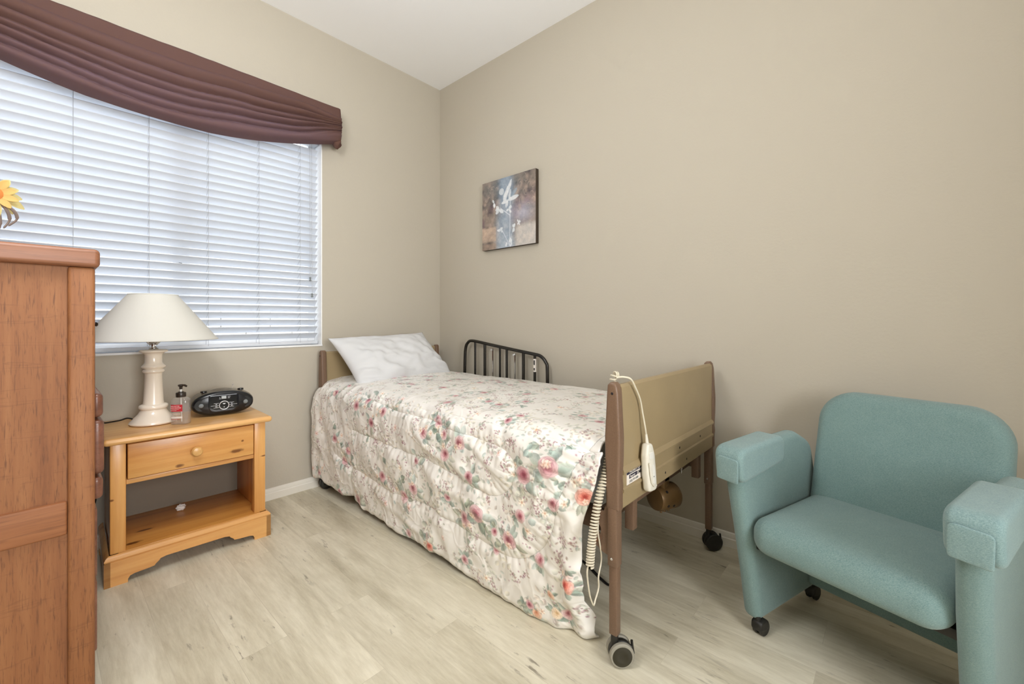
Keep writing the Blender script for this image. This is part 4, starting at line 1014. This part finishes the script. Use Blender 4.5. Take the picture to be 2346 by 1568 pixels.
    def sprig(y, s, size=.035, n=16):
        a0 = R.uniform(0, 6.28)
        for k in range(n):
            tt = R.uniform(0, 1); a = a0+R.normal(0, .35); rr = size*tt
            yy, ss = y-math.cos(a)*rr+R.normal(0, .006), s+math.sin(a)*rr+R.normal(0, .006)
            col = MAUVE[R.integers(len(MAUVE))]
            if k % 3 == 0: leaf(yy, ss, R.uniform(.007, .014), R.uniform(.0022, .0036), R.uniform(0, 6.28), (150, 158, 138) if R.random() < .5 else (156, 132, 122), .7)
            else:
                dot(yy, ss, R.uniform(.0028, .0048), col, .62); dot(yy, ss, .0017, (136, 96, 106), .55)
    def ghost(y, s, sc=1.):
        a0 = R.uniform(0, 6.28); n = R.integers(3, 6); col = [(206, 200, 182), (214, 202, 190), (200, 202, 188)][R.integers(3)]
        for k in range(n):
            leaf(y-math.cos(a0)*k*.012*sc, s+math.sin(a0)*k*.012*sc, .022*sc, .007*sc, a0+(1 if k % 2 else -1)*R.uniform(.6, 1.1), col, .55)
    def pale_flower(y, s, r, col=(236, 214, 198)):
        for k in range(5): leaf(y, s, r, r*.42, 2*PI*k/5+.4, col, .7)
        dot(y, s, r*.3, (206, 160, 130), .8)
    for k in range(420): ghost(R.uniform(Y1, Y0), R.uniform(-.83, .62), R.uniform(.7, 1.3))
    for k in range(60): pale_flower(R.uniform(Y1, Y0), R.uniform(-.83, .6), R.uniform(.012, .02), [(238, 218, 204), (236, 222, 206), (232, 204, 200)][k % 3])
    for (y, s) in SPRIGS: sprig(y, s, R.uniform(.03, .055), 22)
    for k in range(380): sprig(R.uniform(Y1, Y0), R.uniform(-.82, .62), R.uniform(.02, .045), R.integers(8, 18))
    for k in range(620):
        yy, ss = R.uniform(Y1, Y0), R.uniform(-.82, .62); a0 = R.uniform(0, 6.28)
        for q in range(R.integers(2, 5)): leaf(yy+R.normal(0, .012), ss+R.normal(0, .012), R.uniform(.012, .024), R.uniform(.004, .007), a0+R.normal(0, .8), [(150, 160, 148), (168, 172, 158), (160, 148, 138), (150, 168, 164), (176, 158, 154)][R.integers(5)], R.uniform(.3, .6))
    extra = [(R.uniform(Y1+.05, Y0-.3), R.uniform(-.8, -.03)) for k in range(46)]+[(R.uniform(Y1+.05, Y0-.02), R.uniform(.0, .6)) for k in range(16)]
    for (y, s) in extra:
        for k in range(3): leaf(y+R.normal(0, .02), s+R.normal(0, .02), R.uniform(.025, .04), .011, R.uniform(0, 6.28), GREENS[R.integers(7)], .7)
    for (y, s, L_) in LEAVES:
        for k in range(4):
            a = R.uniform(0, 6.28); leaf(y-math.cos(a)*-.4*L_+R.normal(0, .006), s-math.sin(a)*.4*L_+R.normal(0, .006), L_*R.uniform(.9, 1.25), L_*.30, a, GREENS[R.integers(7)], .8)
    for (y, s) in extra: rose(y, s, R.uniform(.015, .025)) if R.random() < .7 else None
    for i, (y, s, r) in enumerate(ROSES):
        pal = None
        if i in (6, 28, 11): pal = ((176, 66, 58), (226, 142, 122), (240, 202, 188))
        if i in (29, 31): pal = ((206, 132, 96), (232, 180, 152), (244, 220, 198))
        if i == 30: pal = ((214, 176, 130), (238, 214, 184), (246, 232, 212))
        rose(y, s, r*1.28, pal)
        if r > .015:
            for k in range(2): pale_flower(y+R.normal(0, .03), s+R.normal(0, .03), R.uniform(.010, .016))
    # stitched quilting thread
    C = C*(1-.42*np.clip(1-dist/.0022, 0, 1)[..., None])
    o = grid_mesh('floral_comforter', X, Yn, Zd, 'quilt', None, s2l(C), flip=False)
    tag(o, 'cream quilted comforter printed with pink roses, draped over the bed to the floor', 'comforter')
    sm = o.modifiers.new('thickness', 'SOLIDIFY'); sm.thickness = .006; sm.offset = -1
    return o
comforter()

# ------------------------------------------------------------------ pillow
def make_pillow():
    n = 90; u = np.linspace(-1, 1, n); A, B = np.meshgrid(u, u, indexing='ij')     # A across, B up
    W, Hh, T = .345, .198, .095
    e = np.power(np.clip((1-np.abs(A)**2.6)*(1-np.abs(B)**2.2), 0, 1), .55)
    pin = 1-.10*(np.abs(B)**3)*(1-np.abs(A)**2); pinb = 1-.07*(np.abs(A)**3)*(1-B**2)
    px = W*A*pinb; pz = Hh*B*pin
    wr = .018*np.sin(A*11+B*6+4*vnoise(A*3+5, B*3+5, 60))*vnoise(A*2+9, B*2+9, 61)*np.clip(.35-B, 0, 1)+.030*(vnoise(A*3+7, B*3+7, 62)-.5)+.014*(vnoise(A*9+7, B*7+7, 63)-.5)
    cor = .020*np.exp(-((np.abs(A)-.85)/.22)**2)*np.sin(B*20+A*9)*np.clip(-B+.2, 0, 1)
    front = T*e*(1+.15*(-B))+wr*e+cor*e; back = -T*.75*e
    def place(x, y, z):
        tilt = math.radians(42)                                      # leans back on the headboard
        yy = -y*math.cos(tilt)+z*math.sin(tilt); zz = z*math.cos(tilt)+y*math.sin(tilt)
        rx = math.radians(-4); X = x*math.cos(rx)+zz*math.sin(rx)*-1; Z = zz*math.cos(rx)-x*math.sin(rx)*.0
        ry = math.radians(3); x2 = X*math.cos(ry)-yy*math.sin(ry); y2 = X*math.sin(ry)+yy*math.cos(ry)
        return -.520+x2-.070*(z/.2+1)/2, -.262+y2, .758+Z+.03*x
    Xf, Yf, Zf = place(px, front, pz); Xb, Yb_, Zb = place(px, back, pz)
    me = MB()
    def addgrid(X, Y, Z, fl):
        V = np.stack([X, Y, Z], -1).reshape(-1, 3); i = np.arange(n*n).reshape(n, n)
        F = np.stack([i[:-1, :-1], i[1:, :-1], i[1:, 1:], i[:-1, 1:]], -1).reshape(-1, 4)
        me.add([tuple(p) for p in V], [tuple(q) for q in (F[:, ::-1] if fl else F)])
    addgrid(Xf, Yf, Zf, True); addgrid(Xb, Yb_, Zb, False)
    o = me.build('pillow', 'pillow', angle=180.)
    bm = bmesh.new(); bm.from_mesh(o.data); bmesh.ops.remove_doubles(bm, verts=bm.verts[:], dist=.0004); bmesh.ops.recalc_face_normals(bm, faces=bm.faces[:]); bm.to_mesh(o.data); bm.free(); o.data.shade_smooth()
    return tag(o, 'white pillow leaning against the headboard of the bed', 'pillow')
make_pillow()

# ------------------------------------------------------------------ bed control and cables
hc = thing('bed_hand_control', 'white hand control hung by its coiled cord over the bed footboard', 'remote control', (-.775, -2.016, .46))
def ctl(a, z, c):                                                     # handset frame: leans on the panel
    x = -.783+a+(.60-z)*.16; return (x, -2.018-c, z)
out = rpoly([(-.028, .470, .016), (.028, .463, .018), (.030, .52, .02), (.029, .58, .03), (.016, .618, .012), (-.014, .622, .012), (-.029, .585, .03), (-.031, .53, .02)], 6)
hs = MB().slab(out, .024, .008, ctl, dome=.003, n=5).build('handset', 'whiteplastic', hc)
MB().slab(rpoly([(-.018, .575, .003), (.010, .572, .003), (.010, .592, .003), (-.018, .595, .003)], 3), .003, .001, lambda a, z, c: ctl(a, z, .0135+c)).build('button_pad', 'pumpwhite', hs)
MB().slab(rpoly([(-.004, .492, .006), (.014, .492, .006), (.012, .545, .008), (-.002, .56, .008)], 4), .003, .001, lambda a, z, c: ctl(a, z, .0135+c)).build('rocker_button', 'pumpwhite', hs)
MB().tube([ctl(a, z, .0155) for a, z in ((-.024, .565), (-.023, .53), (-.018, .500), (-.006, .487), (.012, .484))], .0028, 6).build('grip_ridge', 'whiteplastic', hs)
MB().cyl(ctl(0, .516, .013), ctl(0, .516, .0165), .002, 8).build('indicator', 'tassel', hs)
cp = catmull([ctl(.0, .622, 0), ctl(-.003, .66, .0), (-.802, -2.010, .72), (-.818, -2.010, .76), (-.85, -2.010, .80), (-.872, -2.006, .826), (-.888, -1.990, .832), (-.900, -1.975, .830)], 8)
MB().tube(cp, .0030, 8).build('cord', 'whitecord', hc)
MB().cyl(ctl(0, .618, 0), ctl(-.002, .650, 0), .006, 12, .0038).build('strain_relief', 'whiteplastic', hc)
def coil(path, r, turns, tube, n=14):
    P = catmull(path, 40); m = turns*n; pts = []
    L = len(P)-1; nx = None
    for i in range(m+1):
        f_ = i/m*L; k = min(int(f_), L-1); p = P[k].lerp(P[k+1], f_-k); t_ = (P[k+1]-P[k]).normalized()
        if nx is None: nx = t_.orthogonal().normalized()
        nx = (nx-t_*nx.dot(t_)).normalized(); by = t_.cross(nx); a = 2*PI*i/n
        pts.append(p+(nx*math.cos(a)+by*math.sin(a))*r)
    return MB().tube(pts, tube, 6)
coil([(-.888, -1.972, .836), (-.896, -1.966, .836), (-.895, -1.960, .815)], .0085, 4, .0024).build('coiled_cord', 'whitecord', hc)
coil([(-.885, -1.962, .80), (-.880, -1.958, .72), (-.888, -1.958, .655), (-.902, -1.956, .61), (-.925, -1.953, .55), (-.955, -1.950, .486), (-.978, -1.948, .42), (-.994, -1.948, .36), (-1.006, -1.950, .305)], .0100, 62, .0027).build('coiled_cord', 'whitecord', hc)
MB().tube(catmull([(-1.006, -1.945, .31), (-1.012, -1.945, .285), (-.998, -1.945, .22), (-.978, -1.945, .182), (-.965, -1.943, .190), (-.945, -1.942, .215), (-.945, -1.942, .25), (-.925, -1.94, .29), (-.935, -1.94, .34), (-.946, -1.94, .385), (-.90, -1.92, .41)]), .0024, 6).build('cord', 'whitecord', hc)
pcable = MB().tube(catmull([(-.42, -1.10, .37), (-.43, -1.22, .15), (-.47, -1.45, .006), (-.554, -1.658, .006), (-.600, -1.75, .006), (-.612, -1.795, .012), (-.602, -1.802, .10), (-.600, -1.80, .36)]), .0045, 8).build('power_cable', 'blackcord')
tag(pcable, 'black power cable lying on the floor under the foot of the bed', 'cable')

# ------------------------------------------------------------------ armchair
chz = math.radians(163.)
ch = thing('armchair', 'teal upholstered armchair on casters by the right wall', 'armchair', (-.410, -2.540, 0), chz)
def cb(b, name, mat, par=None, **k): return b.build(name, mat, par or ch, local=True, **k)
# local: +x forward, y = lateral (left arm in view at -y), z up. f = x - .35
F = lambda f: f+.35
seat = MB(); so = rrect(.445, .44, (.055, .055, .055, .055), 8)
def seat_ax(a, b_, c):
    x = F(-.305)-b_; z = .352+c
    fz = np.clip((x-F(-.17))/.09, 0, 1); return (x, a, z-.016*fz*fz)
seat.slab(so, .098, .042, seat_ax, n=7, dome=.012, sc=(.92, .82, .7, .56, .42, .28, .14, .04)); cb(seat, 'seat', 'teal', angle=80.)
back = MB(); bo_ = rrect(.463, .43, (.05, .05, .10, .10), 10, .010, 0)
def back_ax(a, b_, c):
    z = .535+b_; x = F(-.500)+c-(z-.36)*.235-.018*(a/.237)**2*-1; return (x, a, z)
back.slab(bo_, .085, .036, back_ax, n=7, dome=.016, dome2=.004, sc=(.93, .83, .7, .56, .42, .28, .14, .04)); cb(back, 'backrest', 'teal', angle=80.)
for sy in (-1, 1):
    prof = rpoly([(F(-.157), .047, .028), (F(-.128), .20, .0), (F(-.095), .36, .0), (F(-.070), .49, .0), (F(-.062), .560, .03), (F(-.095), .592, .03), (F(-.25), .606, .0), (F(-.42), .612, .06), (F(-.515), .565, .07), (F(-.54), .43, .0), (F(-.56), .047, .028)], 6)
    arm = MB().slab(prof, .057, .024, lambda a, z, c: (a, sy*.250+c+sy*.012*max(0, (z-.3)/.3), z), n=6, sc=(.9, .6, .3))
    cb(arm, 'arm', 'teal', angle=80.)
    cov = rpoly([(F(-.056), .500, .030), (F(-.045), .606, .040), (F(-.305), .621, .030), (F(-.300), .532, .030)], 8)
    cvr = MB().slab(cov, .091, .016, lambda a, z, c: (a, sy*.262+c, z), n=6, sc=(.85, .5))
    ca = cb(cvr, 'arm_cover', 'teal2', angle=80.)
    # stitched end cap and pucker
    cap = MB().slab(rpoly([(-.034, .506, .008), (.034, .502, .008), (.036, .575, .012), (-.034, .580, .016)], 5), .006, .0028, lambda a, z, c: (F(-.0475)+c+(z-.54)*.03, sy*.260+a, z), n=3, dome=.002)
    cb(cap, 'end_cap', 'teal2', ca, angle=80.)
    for fx, fy in ((-.185, .232), (-.505, .236)):
        pass
cb(MB().bx((F(-.50), -.222, .080), (F(-.455), .222, .33), .01, 3), 'rear_panel', 'teal')
cb(MB().bx((F(-.47), -.225, .285), (F(-.14), .225, .31), .004), 'seat_board', 'rubber')
for sy in (-1, 1):
    for f_, dy in ((-.168, .245), (-.505, .245)):
        c = MB(); x, y = F(f_), sy*dy; y -= sy*.012
        c.cyl((x, y, .034), (x, y, .062), .008, 10)
        c.slab(rpoly([(-.006, .012, .006), (.026, .020, .01), (.024, .048, .014), (-.004, .054, .012), (-.026, .040, .014), (-.024, .018, .01)], 5), .034, .008, lambda a, z, cc: (x-.012+a, y+cc, z), n=3)
        co = cb(c, 'caster', 'rubber')
        for s_ in (-1, 1): cb(MB().lathe([(.006, s_*.004), (.021, s_*.004), (.0235, s_*.007), (.0235, s_*.014), (.021, s_*.016), (.005, s_*.016)], 24, mat=Matrix.Translation((x-.016, y, .0235)) @ Matrix.Rotation(PI/2, 4, 'X')), 'wheel', 'rubber', co)

# ------------------------------------------------------------------ ceiling light (out of view, hung low to light the ceiling evenly)
clx, cly = -2.00, -1.55
cl = thing('ceiling_light', 'unseen ceiling light, lowered to a pendant to spread its light', 'ceiling light', (clx, cly, H))
MB().lathe([(.02, H-.03), (.06, H-.022), (.065, H-.001)], 32, (clx, cly, 0)).build('canopy', 'trim', cl)
MB().cyl((clx, cly, 2.33), (clx, cly, H-.02), .006, 10).build('stem', 'trim', cl)
M['dome'] = translucent('opal_glass', (245, 243, 236), .6, .3)
MB().lathe([(.02, 2.345), (.08, 2.335), (.14, 2.31), (.16, 2.30)], 40, (clx, cly, 0), cap1=False).build('glass_shade', 'dome', cl)

# ------------------------------------------------------------------ light, world, camera
def light(name, kind, loc, energy, color=(1, 1, 1), size=.1, rot=(0, 0, 0), sy=None, shape=None):
    L = bpy.data.lights.new(name, kind); L.energy = energy; L.color = color
    if kind == 'AREA':
        L.size = size
        if sy: L.shape = 'RECTANGLE'; L.size_y = sy
        if shape: L.shape = shape
    else: L.shadow_soft_size = size
    o = bpy.data.objects.new(name, L); COL.objects.link(o); o.location = loc; o.rotation_euler = rot; return o
light('room_lamp', 'POINT', (clx, cly, 2.06), 47., (.975, .985, 1.), .24)  # unseen key light, placed to do the work of the window
light('added_fill_light', 'AREA', ((DX_0+DX_1)/2, YB-.55, 1.35), 82., (.975, .985, 1.), 1.1, (PI/2+.12, 0, 0), 1.2)  # added fill light shining in through the added doorway
# daylight arriving at the window (sky portal)
p = light('sky_portal', 'AREA', ((WX0+WX1)/2, .20, (WZ0+WZ1)/2), 1., size=WX1-WX0, sy=WZ1-WZ0, rot=(-PI/2, 0, 0)); p.data.cycles.is_portal = True
W = bpy.data.worlds.new('sky'); S.world = W; W.use_nodes = True
bg = W.node_tree.nodes['Background']; bg.inputs['Color'].default_value = (.92, .96, 1., 1); bg.inputs['Strength'].default_value = 5.5

cam = bpy.data.cameras.new('camera'); co = bpy.data.objects.new('camera', cam); COL.objects.link(co); S.camera = co
co.location = (-2.040, -2.590, 1.0); co.rotation_euler = (PI/2, 0, math.radians(-47.87))
cam.sensor_width = 36.; cam.lens = 974/2346*36; cam.shift_y = -50/2346; cam.clip_start = .02

vs = S.view_settings; vs.view_transform = 'Standard'; vs.look = 'None'; vs.gamma = 1.; vs.exposure = -.07; vs.use_curve_mapping = False
S.cycles.use_denoising = True; S.cycles.max_bounces = 10; S.cycles.diffuse_bounces = 6; S.cycles.transparent_max_bounces = 16
S.cycles.caustics_reflective = False; S.cycles.caustics_refractive = False
